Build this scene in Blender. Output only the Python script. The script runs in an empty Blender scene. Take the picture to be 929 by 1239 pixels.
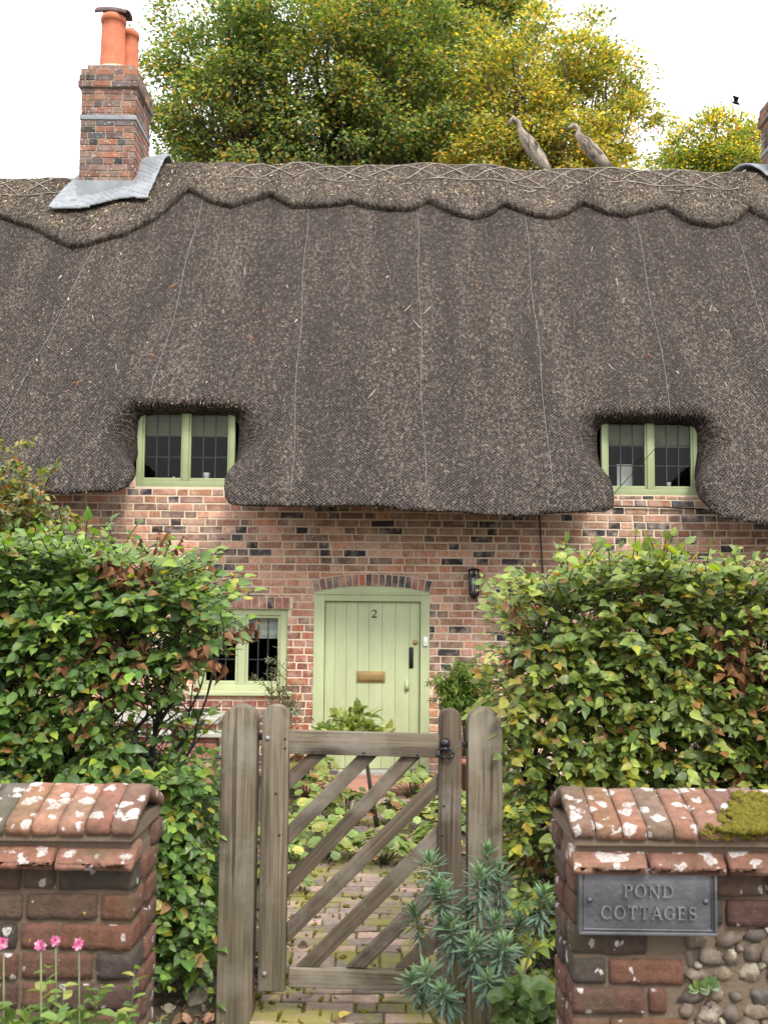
import bpy, bmesh, math, random
import numpy as np
from mathutils import Vector, Matrix, noise

R = math.radians
rng = np.random.default_rng(11)
random.seed(11)
SC = bpy.context.scene
COL = SC.collection

# ------------------------------------------------------------------ camera
CAM = Vector((0.0, 0.0, 1.8))
FPX, PCX, PCY = 1240.0, 464.5, 619.5
CAMROT = Matrix.Rotation(R(90 + 4.54), 3, 'X') @ Matrix.Rotation(R(0.5), 3, 'Z')


def P(px, py, Y):
    """world point at depth Y seen at photo pixel (px, py)"""
    d = CAMROT @ Vector(((px - PCX) / FPX, -(py - PCY) / FPX, -1.0))
    return CAM + d * (Y / d.y)


def G0(px, py, z=0.0):
    """world point on level z seen at photo pixel"""
    d = CAMROT @ Vector(((px - PCX) / FPX, -(py - PCY) / FPX, -1.0))
    return CAM + d * ((z - CAM.z) / d.z)


cam = bpy.data.cameras.new('camera')
cam.sensor_fit = 'VERTICAL'
cam.sensor_height = 36.0
cam.lens = 36.0 * FPX / 1239.0
cam.clip_end = 3000
cam.clip_start = 0.05
camo = bpy.data.objects.new('camera', cam)
camo.matrix_world = Matrix.Translation(CAM) @ CAMROT.to_4x4()
COL.objects.link(camo)
SC.camera = camo
cam.dof.use_dof = True; cam.dof.focus_distance = 8.6; cam.dof.aperture_fstop = 7.1

# ------------------------------------------------------------------ object helpers


def tag(o, label=None, cat=None, group=None, kind=None):
    if label: o['label'] = label
    if cat: o['category'] = cat
    if group: o['group'] = group
    if kind: o['kind'] = kind
    return o


def thing(name, label, cat, loc=(0, 0, 0), rotz=0.0, group=None):
    o = bpy.data.objects.new(name, None)
    o.empty_display_size = 0.1
    COL.objects.link(o)
    o.location = loc
    o.rotation_euler = (0, 0, rotz)
    return tag(o, label, cat, group)


def link(name, me, parent=None, world=True):
    o = bpy.data.objects.new(name, me)
    COL.objects.link(o)
    if parent is not None:
        o.parent = parent
        if world:   # mesh given in world space: cancel the parent's transform
            o.matrix_parent_inverse = mat_world(parent).inverted()
    return o


def mat_world(o):
    m = o.matrix_basis.copy()
    if o.parent is not None:
        m = mat_world(o.parent) @ o.matrix_parent_inverse @ m
    return m


def npmesh(name, V, tris=None, quads=None, mats=(), parent=None, col=None, luv=None, smooth=True, matidx=None, world=True):
    me = bpy.data.meshes.new(name)
    V = np.asarray(V, np.float32).reshape(-1, 3)
    tris = np.zeros((0, 3), np.int32) if tris is None else np.asarray(tris, np.int32).reshape(-1, 3)
    quads = np.zeros((0, 4), np.int32) if quads is None else np.asarray(quads, np.int32).reshape(-1, 4)
    nl = tris.size + quads.size
    nf = len(tris) + len(quads)
    me.vertices.add(len(V)); me.vertices.foreach_set('co', V.ravel())
    me.loops.add(nl); me.polygons.add(nf)
    me.loops.foreach_set('vertex_index', np.concatenate([tris.ravel(), quads.ravel()]))
    st = np.concatenate([np.arange(len(tris)) * 3, len(tris) * 3 + np.arange(len(quads)) * 4]).astype(np.int32)
    me.polygons.foreach_set('loop_start', st)
    if matidx is not None:
        me.polygons.foreach_set('material_index', np.asarray(matidx, np.int32))
    me.polygons.foreach_set('use_smooth', np.full(nf, smooth, dtype=bool))
    if col is not None:
        c = np.asarray(col, np.float32).reshape(-1, 3)
        c = np.concatenate([c, np.ones((len(c), 1), np.float32)], 1)
        at = me.attributes.new('Col', 'FLOAT_COLOR', 'POINT'); at.data.foreach_set('color', c.ravel())
    if luv is not None:
        at = me.attributes.new('luv', 'FLOAT_VECTOR', 'POINT'); at.data.foreach_set('vector', np.asarray(luv, np.float32).ravel())
    for m in mats: me.materials.append(m)
    me.update(calc_edges=True); me.validate()
    return link(name, me, parent, world)


def vary(c, a=.2):
    k = random.uniform(1 - a, 1 + a)
    return tuple(v * k * random.uniform(.96, 1.04) for v in c)


class MB:
    """collects shapes into one mesh with per-point colour and per-face material"""
    def __init__(s):
        s.v = []; s.f = []; s.c = []; s.m = []; s.sm = []

    def add(s, V, F, col=(1, 1, 1), mi=0, smooth=False):
        b = len(s.v)
        s.v.extend([tuple(p) for p in V])
        s.c.extend([tuple(col)] * len(V))
        for f in F:
            s.f.append([b + i for i in f]); s.m.append(mi); s.sm.append(smooth)

    def box(s, x0, x1, y0, y1, z0, z1, col=(1, 1, 1), mi=0, M=None):
        V = [Vector(p) for p in ((x0, y0, z0), (x1, y0, z0), (x1, y1, z0), (x0, y1, z0), (x0, y0, z1), (x1, y0, z1), (x1, y1, z1), (x0, y1, z1))]
        if M is not None: V = [M @ p for p in V]
        s.add(V, [(0, 3, 2, 1), (4, 5, 6, 7), (0, 1, 5, 4), (1, 2, 6, 5), (2, 3, 7, 6), (3, 0, 4, 7)], col, mi)

    def tube(s, pts, radii, n=6, col=(1, 1, 1), mi=0, cap=True, flat=None):
        pts = [Vector(p) for p in pts]
        if not hasattr(radii, '__len__'): radii = [radii] * len(pts)
        V = []; F = []
        up = None
        for i, p in enumerate(pts):
            a = pts[max(0, i - 1)]; b = pts[min(len(pts) - 1, i + 1)]
            t = (b - a)
            t = t.normalized() if t.length > 1e-9 else Vector((0, 0, 1))
            if up is None:
                up = Vector((0, 0, 1)) if abs(t.z) < 0.9 else Vector((1, 0, 0))
            u = (up - t * up.dot(t)).normalized(); w = t.cross(u); up = u
            for k in range(n):
                a_ = 2 * math.pi * k / n
                V.append(p + (u * math.cos(a_) + w * math.sin(a_)) * radii[i])
        for i in range(len(pts) - 1):
            for k in range(n):
                F.append((i * n + k, i * n + (k + 1) % n, (i + 1) * n + (k + 1) % n, (i + 1) * n + k))
        if cap:
            F.append(tuple(range(n - 1, -1, -1))); F.append(tuple((len(pts) - 1) * n + k for k in range(n)))
        s.add(V, F, col, mi, True)

    def lathe(s, prof, c=(0, 0, 0), n=24, col=(1, 1, 1), mi=0, M=None):
        V = []; F = []
        for (r, z) in prof:
            for k in range(n):
                a = 2 * math.pi * k / n
                p = Vector((c[0] + r * math.cos(a), c[1] + r * math.sin(a), c[2] + z))
                V.append(M @ p if M is not None else p)
        for i in range(len(prof) - 1):
            for k in range(n):
                F.append((i * n + k, i * n + (k + 1) % n, (i + 1) * n + (k + 1) % n, (i + 1) * n + k))
        s.add(V, F, col, mi, True)

    def prism(s, poly, y0, y1, col=(1, 1, 1), mi=0, M=None):
        """poly: (x, z) outline, extruded along y"""
        n = len(poly)
        V = [Vector((x, y0, z)) for x, z in poly] + [Vector((x, y1, z)) for x, z in poly]
        if M is not None: V = [M @ p for p in V]
        F = [tuple(range(n)), tuple(range(2 * n - 1, n - 1, -1))]
        for i in range(n):
            j = (i + 1) % n
            F.append((i, i + n, j + n, j))
        s.add(V, F, col, mi)

    def raw(s, V, F, col, mi=0, smooth=True):   # numpy chunk with per-vertex colours
        b = len(s.v)
        s.v.extend(map(tuple, V)); s.c.extend(map(tuple, col))
        for f in F: s.f.append([b + int(i) for i in f]); s.m.append(mi); s.sm.append(smooth)

    def build(s, name, mats, parent=None, bevel=0.0, world=True, segs=2):
        me = bpy.data.meshes.new(name)
        me.from_pydata(s.v, [], s.f)
        mats = mats if isinstance(mats, (list, tuple)) else [mats]
        for m in mats: me.materials.append(m)
        me.polygons.foreach_set('material_index', s.m)
        me.polygons.foreach_set('use_smooth', s.sm)
        c = np.ones((len(s.v), 4), np.float32); c[:, :3] = np.array(s.c, np.float32).reshape(-1, 3)
        at = me.attributes.new('Col', 'FLOAT_COLOR', 'POINT'); at.data.foreach_set('color', c.ravel())
        bm = bmesh.new(); bm.from_mesh(me)
        bmesh.ops.recalc_face_normals(bm, faces=bm.faces)
        if bevel:
            ed = [e for e in bm.edges if len(e.link_faces) == 2 and e.calc_face_angle() > R(35)]
            bmesh.ops.bevel(bm, geom=ed, offset=bevel, segments=segs, affect='EDGES', profile=0.6, clamp_overlap=True)
            for f in bm.faces: f.smooth = True
        bm.to_mesh(me); bm.free()
        me.update()
        return link(name, me, parent, world)


def frame_M(o, u, w, n):
    """matrix whose local x,y,z run along u, n, w from origin o"""
    m = Matrix.Identity(4)
    for i in range(3):
        m[i][0] = u[i]; m[i][1] = n[i]; m[i][2] = w[i]; m[i][3] = o[i]
    return m


# ------------------------------------------------------------------ node helpers
class NG:
    def __init__(s, name, world=None):
        if world is None:
            s.mat = bpy.data.materials.new(name); s.mat.use_nodes = True; s.t = s.mat.node_tree
        else:
            s.mat = world; s.t = world.node_tree
        s.t.nodes.clear()

    def n(s, typ, ins=None, out=0, **props):
        nd = s.t.nodes.new(typ)
        for k, v in props.items(): setattr(nd, k, v)
        for k, v in (ins or {}).items():
            so = nd.inputs[k]
            if isinstance(v, bpy.types.NodeSocket): s.t.links.new(v, so)
            else: so.default_value = v
        return nd.outputs[out]

    def math(s, op, a, b=0.0, c=0.0, clamp=False):
        return s.n('ShaderNodeMath', {0: a, 1: b, 2: c}, operation=op, use_clamp=clamp)

    def mix(s, f, a, b, blend='MIX'):
        a = (*a, 1) if isinstance(a, tuple) and len(a) == 3 else a
        b = (*b, 1) if isinstance(b, tuple) and len(b) == 3 else b
        return s.n('ShaderNodeMix', {0: f, 6: a, 7: b}, out=2, data_type='RGBA', blend_type=blend, clamp_factor=True)

    def ramp(s, f, stops, interp='LINEAR'):
        nd = s.t.nodes.new('ShaderNodeValToRGB'); cr = nd.color_ramp; cr.interpolation = interp
        while len(cr.elements) < len(stops): cr.elements.new(0.5)
        for e, (p, c) in zip(cr.elements, stops):
            e.position = p
            e.color = (c, c, c, 1) if not isinstance(c, tuple) else (*c, 1)
        s.t.links.new(f, nd.inputs[0]); return nd.outputs[0]

    def noise(s, scale, co=None, detail=4, rough=0.55, dist=0.0, out=0):
        ins = {'Scale': scale, 'Detail': detail, 'Roughness': rough, 'Distortion': dist}
        if co is not None: ins['Vector'] = co
        return s.n('ShaderNodeTexNoise', ins, out=out)

    def obj(s): return s.n('ShaderNodeTexCoord', out='Object')

    def mapping(s, co, scale=(1, 1, 1), loc=(0, 0, 0), rot=(0, 0, 0)):
        return s.n('ShaderNodeMapping', {'Vector': co, 'Scale': scale, 'Location': loc, 'Rotation': rot})

    def attr(s, name='Col', out='Color'): return s.n('ShaderNodeAttribute', out=out, attribute_name=name)

    def bump(s, h, strength=0.4, dist=0.01, normal=None):
        ins = {'Strength': strength, 'Distance': dist, 'Height': h}
        if normal is not None: ins['Normal'] = normal
        return s.n('ShaderNodeBump', ins)

    def bsdf(s, **k):
        ins = {}
        for a, b in k.items():
            a = a.replace('_', ' ')
            if isinstance(b, tuple) and len(b) == 3 and 'Color' in a: b = (*b, 1)
            ins[a] = b
        return s.n('ShaderNodeBsdfPrincipled', ins)

    def done(s, sh, disp=None):
        o = s.t.nodes.new('ShaderNodeOutputMaterial'); s.t.links.new(sh, o.inputs[0]); return s.mat


def simple(name, color, rough=0.6, metal=0.0, var=0.25, scale=12, bump=0.0, bscale=60, spec=0.5):
    g = NG(name); co = g.obj()
    nz = g.noise(scale, co, 5)
    c = g.mix(g.ramp(nz, [(0.3, 0.0), (0.7, 1.0)]), tuple(max(0, x * (1 - var)) for x in color), tuple(min(1, x * (1 + var)) for x in color))
    k = dict(Base_Color=c, Roughness=rough, Metallic=metal, Specular_IOR_Level=spec)
    if bump: k['Normal'] = g.bump(g.noise(bscale, co, 6), bump, 0.01)
    return g.done(g.bsdf(**k))
# ------------------------------------------------------------------ materials


def brick_mat(name, lichen=0.0, wear=0.25, pale=(0.62, 0.55, 0.48), bump=0.5):
    g = NG(name); co = g.obj(); c = g.attr()
    n1 = g.noise(38, co, 6, 0.65); n2 = g.noise(9, co, 4); n3 = g.noise(150, co, 3)
    c = g.mix(1.0, c, g.ramp(n1, [(0.25, 0.55), (0.75, 1.35)]), 'MULTIPLY')
    c = g.mix(g.math('MULTIPLY', g.ramp(n2, [(0.45, 0.0), (0.75, 1.0)]), wear), c, pale)
    c = g.mix(g.math('MULTIPLY', g.ramp(n3, [(0.62, 0.0), (0.7, 1.0)]), 0.5), c, (0.06, 0.045, 0.04))
    if lichen > 0:
        vz = g.n('ShaderNodeSeparateXYZ', {0: g.n('ShaderNodeNewGeometry', out='Normal')}, out=2)
        l1 = g.noise(25, co, 7, 0.62, 0.35); l2 = g.noise(55, co, 4)
        vd = g.n('ShaderNodeTexVoronoi', {'Vector': g.mapping(co, scale=(1, 1, 1)), 'Scale': 21.0}, out=0)
        sz = g.noise(11, co, 3)
        k_ = g.math('SUBTRACT', g.math('ADD', g.math('MULTIPLY', sz, 0.55), g.math('MULTIPLY', g.math('SUBTRACT', l1, 0.5), 1.5)), vd)
        m = g.ramp(g.math('ADD', k_, g.math('MULTIPLY', vz, 0.12 * lichen)), [(0.045 if lichen > 1 else 0.12, 0.0), (0.085 if lichen > 1 else 0.16, 1.0)])
        l3 = g.noise(130, co, 4, 0.7)
        m = g.math('MULTIPLY', m, g.ramp(l3, [(0.36, 0.25), (0.56, 0.95)]))
        c = g.mix(m, c, g.mix(l2, (0.34, 0.32, 0.30), (0.56, 0.53, 0.50)))
        o1 = g.noise(13, g.mapping(co, loc=(7, 3, 9)), 6, 0.6)
        c = g.mix(g.ramp(o1, [(0.69, 0.0), (0.71, 1.0)]), c, (0.55, 0.27, 0.03))
        gz = g.noise(7, g.mapping(co, loc=(1, 8, 2)), 5)
        c = g.mix(g.math('MULTIPLY', g.ramp(gz, [(0.5, 0.0), (0.75, 1.0)]), 0.55), c, (0.055, 0.06, 0.03))
    h = g.math('ADD', n1, g.math('MULTIPLY', n3, 0.4))
    return g.done(g.bsdf(Base_Color=c, Roughness=0.92, Specular_IOR_Level=0.25, Normal=g.bump(h, bump, 0.006)))


def mortar_mat(name, color, dirt=0.3, bump=0.5, scale=1.0):
    g = NG(name); co = g.obj()
    n1 = g.noise(120 * scale, co, 5, 0.7); n2 = g.noise(5, co, 5)
    c = g.mix(n1, tuple(x * 0.75 for x in color), tuple(min(1, x * 1.2) for x in color))
    c = g.mix(g.math('MULTIPLY', g.ramp(n2, [(0.4, 0.0), (0.7, 1.0)]), dirt), c, (0.12, 0.09, 0.065))
    return g.done(g.bsdf(Base_Color=c, Roughness=0.95, Specular_IOR_Level=0.2, Normal=g.bump(n1, bump, 0.006)))


def thatch_mat(name, dark, mid, light, net=0.5, pos=0.5):
    g = NG(name); co = g.obj()
    st = g.mapping(co, scale=(1.0, 0.55, 0.55))
    n1 = g.noise(85, st, 5, 0.75); n2 = g.noise(34, st, 4, 0.7); n3 = g.noise(1.6, g.mapping(co, scale=(2.2, .28, .28)), 5, 0.6)
    v = g.math('ADD', g.math('MULTIPLY', n1, 0.6), g.math('MULTIPLY', n2, 0.4))
    v = g.math('ADD', v, g.math('MULTIPLY', g.math('SUBTRACT', n3, 0.5), 0.14))
    c = g.ramp(v, [(0.425, dark), (pos, mid), (0.60, light)])
    sp = g.n('ShaderNodeSeparateXYZ', {0: co}); 
    x = g.n('ShaderNodeSeparateXYZ', {0: co}, out=0); y = g.n('ShaderNodeSeparateXYZ', {0: co}, out=1); z = g.n('ShaderNodeSeparateXYZ', {0: co}, out=2)
    wob = g.math('MULTIPLY', g.math('SUBTRACT', g.noise(3, co, 2), 0.5), 1.6)
    p = g.math('ADD', g.math('MULTIPLY', x, 1 / 0.038), wob)
    q = g.math('MULTIPLY', g.math('ADD', g.math('MULTIPLY', z, 0.79), g.math('MULTIPLY', y, 0.61)), 1 / 0.040)
    a = g.math('PINGPONG', g.math('ADD', p, q), 0.5); b = g.math('PINGPONG', g.math('SUBTRACT', p, q), 0.5)
    m = g.math('MINIMUM', a, b)
    wire = g.ramp(m, [(0.06, 1.0), (0.12, 0.0)])
    c = g.mix(g.math('MULTIPLY', wire, net), c, (0.21, 0.19, 0.185))
    h = g.math('ADD', g.math('ADD', n1, g.math('MULTIPLY', n2, 0.8)), g.math('MULTIPLY', wire, 0.25 * (net > 0)))
    return g.done(g.bsdf(Base_Color=c, Roughness=0.95, Specular_IOR_Level=0.15, Normal=g.bump(h, 0.9, 0.03)))


def leaf_mat(name, rough=0.42, trans=0.33, spec=0.45, tint=(1.5, 1.55, 0.55), vein=0.25):
    g = NG(name); c = g.attr(); uv = g.attr('luv', 'Vector')
    u = g.n('ShaderNodeSeparateXYZ', {0: uv}, out=0); w = g.n('ShaderNodeSeparateXYZ', {0: uv}, out=1)
    aw = g.math('ABSOLUTE', w)
    ph = g.math('PINGPONG', g.math('SUBTRACT', g.math('MULTIPLY', u, 6.0), g.math('MULTIPLY', aw, 5.0)), 0.5)
    vn = g.math('MAXIMUM', g.ramp(ph, [(0.03, 1.0), (0.12, 0.0)]), g.ramp(aw, [(0.02, 1.0), (0.06, 0.0)]))
    nz = g.noise(30, g.obj(), 3)
    c = g.mix(1.0, c, g.ramp(nz, [(0.3, 0.75), (0.7, 1.25)]), 'MULTIPLY')
    c2 = g.mix(g.math('MULTIPLY', vn, vein), c, (0.30, 0.36, 0.12))
    bs = g.bsdf(Base_Color=c2, Roughness=rough, Specular_IOR_Level=spec, Normal=g.bump(g.math('SUBTRACT', 1.0, vn), 0.35, 0.004))
    tr = g.n('ShaderNodeBsdfTranslucent', {'Color': g.mix(1.0, c, tint, 'MULTIPLY')})
    return g.done(g.n('ShaderNodeMixShader', {0: trans, 1: bs, 2: tr}))


def wood_mat(name, dark, light, green=0.3):
    g = NG(name); co = g.obj()
    rnd = g.n('ShaderNodeObjectInfo', out='Random')
    off = g.n('ShaderNodeCombineXYZ', {0: g.math('MULTIPLY', rnd, 13.0), 1: g.math('MULTIPLY', rnd, 7.0), 2: g.math('MULTIPLY', rnd, 29.0)})
    co = g.n('ShaderNodeVectorMath', {0: co, 1: off}, operation='ADD')
    gr = g.noise(95, g.mapping(co, scale=(1, 1, 0.022)), 5, 0.7, 0.35)
    gr2 = g.noise(16, g.mapping(co, scale=(1, 1, 0.05)), 4, 0.6, 0.6)
    bl = g.noise(4.5, co, 5, 0.6)
    kn = g.n('ShaderNodeTexVoronoi', {'Vector': g.mapping(co, scale=(6, 6, 2.2)), 'Scale': 1.0}, out=0)
    v = g.math('ADD', g.math('MULTIPLY', gr, 0.55), g.math('MULTIPLY', gr2, 0.45))
    c = g.ramp(v, [(0.38, dark), (0.60, light)])
    c = g.mix(g.math('MULTIPLY', g.ramp(bl, [(0.42, 0.0), (0.68, 1.0)]), green), c, (0.085, 0.085, 0.045))
    bl2 = g.noise(3.1, g.mapping(co, loc=(5, 5, 5)), 5, 0.6)
    c = g.mix(g.math('MULTIPLY', g.ramp(bl2, [(0.5, 0.0), (0.7, 1.0)]), 0.45), c, (0.30, 0.27, 0.23))
    c = g.mix(g.ramp(kn, [(0.10, 0.85), (0.24, 0.0)]), c, (0.035, 0.024, 0.016))
    cr = g.ramp(g.noise(26, g.mapping(co, scale=(1, 1, 0.028), loc=(3, 1, 4)), 3, 0.5, 0.2), [(0.285, 1.0), (0.325, 0.0)])
    c = g.mix(g.math('MULTIPLY', cr, 0.6), c, (0.018, 0.013, 0.01))
    h = g.math('SUBTRACT', v, g.math('MULTIPLY', cr, 0.8))
    return g.done(g.bsdf(Base_Color=c, Roughness=0.88, Specular_IOR_Level=0.25, Normal=g.bump(h, 0.6, 0.006)))


def paint_mat(name, color, dirt=0.25):
    g = NG(name); co = g.obj()
    n1 = g.noise(3, g.mapping(co, scale=(1, 1, 0.5)), 5, 0.6); n2 = g.noise(45, g.mapping(co, scale=(1, 1, 0.1)), 4)
    c = g.mix(g.ramp(n1, [(0.35, 0.0), (0.7, 1.0)]), tuple(x * 0.9 for x in color), tuple(x * 1.05 for x in color))
    c = g.mix(g.math('MULTIPLY', g.ramp(n2, [(0.55, 0.0), (0.8, 1.0)]), dirt), c, tuple(x * 0.6 for x in color))
    n3 = g.noise(1.6, g.mapping(co, scale=(2.2, 1, .5), loc=(3, 1, 2)), 6, 0.65); n4 = g.noise(70, co, 3)
    c = g.mix(g.math('MULTIPLY', g.ramp(n3, [(0.48, 0.0), (0.72, 1.0)]), 0.35), c, tuple(x * y for x, y in zip(color, (.72, .66, .55))))
    c = g.mix(g.ramp(n4, [(0.70, 0.0), (0.74, 0.6)]), c, tuple(x * 0.5 for x in color))
    return g.done(g.bsdf(Base_Color=c, Roughness=g.ramp(n3, [(.3, .42), (.7, .65)]), Specular_IOR_Level=0.4, Normal=g.bump(n2, 0.12, 0.004)))


M_brick = brick_mat('brick_house', 0, 0.68, (0.62, 0.455, 0.37))
M_brick_old = brick_mat('brick_old', 0.3, 0.3, (.085, .06, .045), bump=1.0)
M_cope = brick_mat('brick_coping', 1.55, 0.25, (.24, .18, .14), bump=0.9)
M_brick_chim = brick_mat('brick_chimney', 0.25, 0.35, (0.35, 0.30, 0.26))
M_mortar = mortar_mat('mortar_house', (0.68, 0.565, 0.43), 0.12)
M_mortar_old = mortar_mat('mortar_old', (0.145, 0.108, 0.075), 0.75, 0.9, 0.5)
M_mortar_chim = mortar_mat('mortar_chimney', (0.40, 0.35, 0.28), 0.4)
M_thatch = thatch_mat('thatch', (0.006, 0.0045, 0.0036), (0.033, 0.0245, 0.0195), (0.25, 0.195, 0.15), 0.40, 0.52)
M_ridge = thatch_mat('ridge_thatch', (0.012, 0.009, 0.007), (0.062, 0.049, 0.039), (0.25, 0.205, 0.16), 0.18, 0.50)


def straw_mat():
    g = NG('straw'); return g.done(g.bsdf(Base_Color=g.attr(), Roughness=0.8, Specular_IOR_Level=0.2))


M_straw = straw_mat()
M_leaf = leaf_mat('leaf', 0.36, 0.36, 0.5)
M_leaf_gloss = leaf_mat('leaf_glossy', 0.30, 0.28, 0.5)
M_leaf_tree = leaf_mat('leaf_tree', 0.6, 0.45, 0.25, vein=0.0)
M_leaf_dry = leaf_mat('leaf_dry', 0.8, 0.15, 0.15, (1.3, 1.1, 0.9), 0.15)
M_leaf_blue = leaf_mat('leaf_blue', 0.55, 0.18, 0.3, (1.1, 1.3, 0.9), 0.1)
M_bark = simple('bark', (0.075, 0.058, 0.045), 0.9, var=0.5, scale=25, bump=0.7)
M_bark_dark = simple('bark_dark', (0.032, 0.024, 0.018), 0.9, var=0.5, scale=30, bump=0.6)
M_bark_pale = simple('bark_pale', (0.26, 0.23, 0.19), 0.9, var=0.4, scale=9, bump=0.5, bscale=20)
M_stem_green = simple('stem_green', (0.10, 0.12, 0.05), 0.6, var=0.4)
M_stem_red = simple('stem_brown', (0.14, 0.075, 0.045), 0.7, var=0.4)
M_wood = wood_mat('weathered_oak', (0.055, 0.043, 0.030), (0.205, 0.168, 0.118), 0.45)
M_wood_dark = wood_mat('weathered_oak_brown', (0.034, 0.025, 0.018), (0.125, 0.094, 0.067), 0.25)
M_wood_pale = wood_mat('weathered_pale', (0.06, 0.05, 0.04), (0.38, 0.32, 0.26), 0.1)
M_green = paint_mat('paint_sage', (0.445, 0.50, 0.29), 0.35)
M_green_shade = paint_mat('paint_sage_shade', (0.30, 0.35, 0.185), 0.35)  # sage of the upper frames, with their shade put into the colour
M_lead = simple('lead', (0.20, 0.215, 0.23), 0.55, 0.0, 0.25, 6, 0.15, 14, 0.5)
M_sign = simple('sign_lead', (0.105, 0.105, 0.112), 0.45, 0.6, 0.5, 7, 0.25, 70)
M_letter = simple('sign_letter', (0.18, 0.18, 0.185), 0.42, 0.6, 0.4, 30, 0.2, 70)
M_black = simple('black_iron', (0.012, 0.012, 0.013), 0.4, 0.2, 0.3, 30, 0.1)
M_bar = simple('glazing_lead', (0.03, 0.03, 0.032), 0.5, 0.2, 0.3)
M_brass = simple('brass_dull', (0.34, 0.24, 0.10), 0.5, 0.6, 0.12, 12)
M_terra = simple('terracotta', (0.46, 0.135, 0.062), 0.75, 0, 0.25, 5, 0.2, 80)
M_terra_pot = simple('terracotta_pot', (0.27, 0.105, 0.06), 0.85, 0, 0.35, 7, 0.3, 60)
M_terra_dark = simple('terracotta_weathered', (0.10, 0.062, 0.06), 0.85, 0, 0.45, 8, 0.4, 50)
M_white = simple('white_plastic', (0.75, 0.76, 0.76), 0.35, 0, 0.05)
M_blind = simple('blind_cloth', (0.20, 0.20, 0.12), 0.9, 0, 0.1, 6)
M_blind_white = simple('blind_white', (0.74, 0.73, 0.72), 0.9, 0, 0.06, 6)
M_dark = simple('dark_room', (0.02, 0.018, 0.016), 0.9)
M_stone_pale = simple('pale_stone', (0.36, 0.355, 0.31), 0.85, 0, 0.2, 9, 0.35, 60)
M_rock = simple('flint_rock', (0.33, 0.28, 0.21), 0.85, 0, 0.4, 9, 0.6, 40)
M_wire = simple('galvanised_wire', (0.23, 0.22, 0.22), 0.5, 0.3, 0.2)
M_spar = simple('hazel_spar', (0.30, 0.26, 0.22), 0.85, 0, 0.35, 30)


def glass_mat():
    g = NG('window_glass')
    fr = g.n('ShaderNodeFresnel', {'IOR': 1.5})
    tr = g.n('ShaderNodeBsdfTransparent', {'Color': (0.88, 0.90, 0.88, 1)})
    gl = g.n('ShaderNodeBsdfGlossy', {'Color': (0.9, 0.9, 0.9, 1), 'Roughness': 0.02, 'Normal': g.bump(g.noise(5, g.obj(), 2), 0.12, 0.02)})
    return g.done(g.n('ShaderNodeMixShader', {0: g.math('MULTIPLY', fr, 0.28), 1: tr, 2: gl}))


M_glass = glass_mat()


def flint_mat():
    g = NG('flint'); co = g.obj(); c = g.attr(); n1 = g.noise(45, co, 5, 0.65)
    c = g.mix(1.0, c, g.ramp(n1, [(0.25, 0.5), (0.75, 1.4)]), 'MULTIPLY')
    m = g.noise(28, g.mapping(co, loc=(4, 2, 7)), 6, 0.7)
    c = g.mix(g.ramp(m, [(0.43, 0.0), (0.54, 0.92)]), c, g.mix(n1, (0.055, 0.042, 0.03), (0.15, 0.11, 0.078)))
    return g.done(g.bsdf(Base_Color=c, Roughness=0.7, Normal=g.bump(n1, 0.5, 0.006)))


M_flint = flint_mat()


def moss_mat(name, a, b):
    g = NG(name); co = g.obj(); n1 = g.noise(90, co, 5, 0.7)
    return g.done(g.bsdf(Base_Color=g.mix(g.ramp(n1, [(0.3, 0.0), (0.7, 1.0)]), a, b), Roughness=0.95, Specular_IOR_Level=0.1, Normal=g.bump(n1, 1.0, 0.02)))


M_moss = moss_mat('moss', (0.07, 0.07, 0.012), (0.27, 0.235, 0.035))


def soil_mat():
    g = NG('soil'); co = g.obj()
    n1 = g.noise(35, co, 8, 0.7); n2 = g.noise(2.2, co, 5); n3 = g.noise(140, co, 3)
    c = g.ramp(n1, [(0.3, (0.03, 0.02, 0.013)), (0.55, (0.11, 0.08, 0.055)), (0.75, (0.21, 0.16, 0.115))])
    c = g.mix(g.ramp(n2, [(0.5, 0.0), (0.7, 0.6)]), c, (0.05, 0.06, 0.02))
    return g.done(g.bsdf(Base_Color=c, Roughness=0.95, Normal=g.bump(g.math('ADD', n1, n3), 0.8, 0.03)))


M_soil = soil_mat()


def paver_mat():
    g = NG('paver'); co = g.obj(); c = g.attr()
    n1 = g.noise(30, co, 6, 0.65); n2 = g.noise(3.0, co, 5, 0.6); n3 = g.noise(120, co, 3)
    c = g.mix(1.0, c, g.ramp(n1, [(0.25, 0.6), (0.75, 1.35)]), 'MULTIPLY')
    m = g.ramp(g.math('ADD', n2, g.math('MULTIPLY', g.math('SUBTRACT', n1, 0.5), 0.5)), [(0.47, 0.0), (0.60, 1.0)])
    c = g.mix(g.math('MULTIPLY', m, 0.8), c, (0.19, 0.18, 0.035))
    return g.done(g.bsdf(Base_Color=c, Roughness=0.9, Specular_IOR_Level=0.25, Normal=g.bump(n1, 0.6, 0.008)))


M_paver = paver_mat()
M_joint = moss_mat('mossy_joint', (0.06, 0.055, 0.025), (0.21, 0.21, 0.035))

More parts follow.
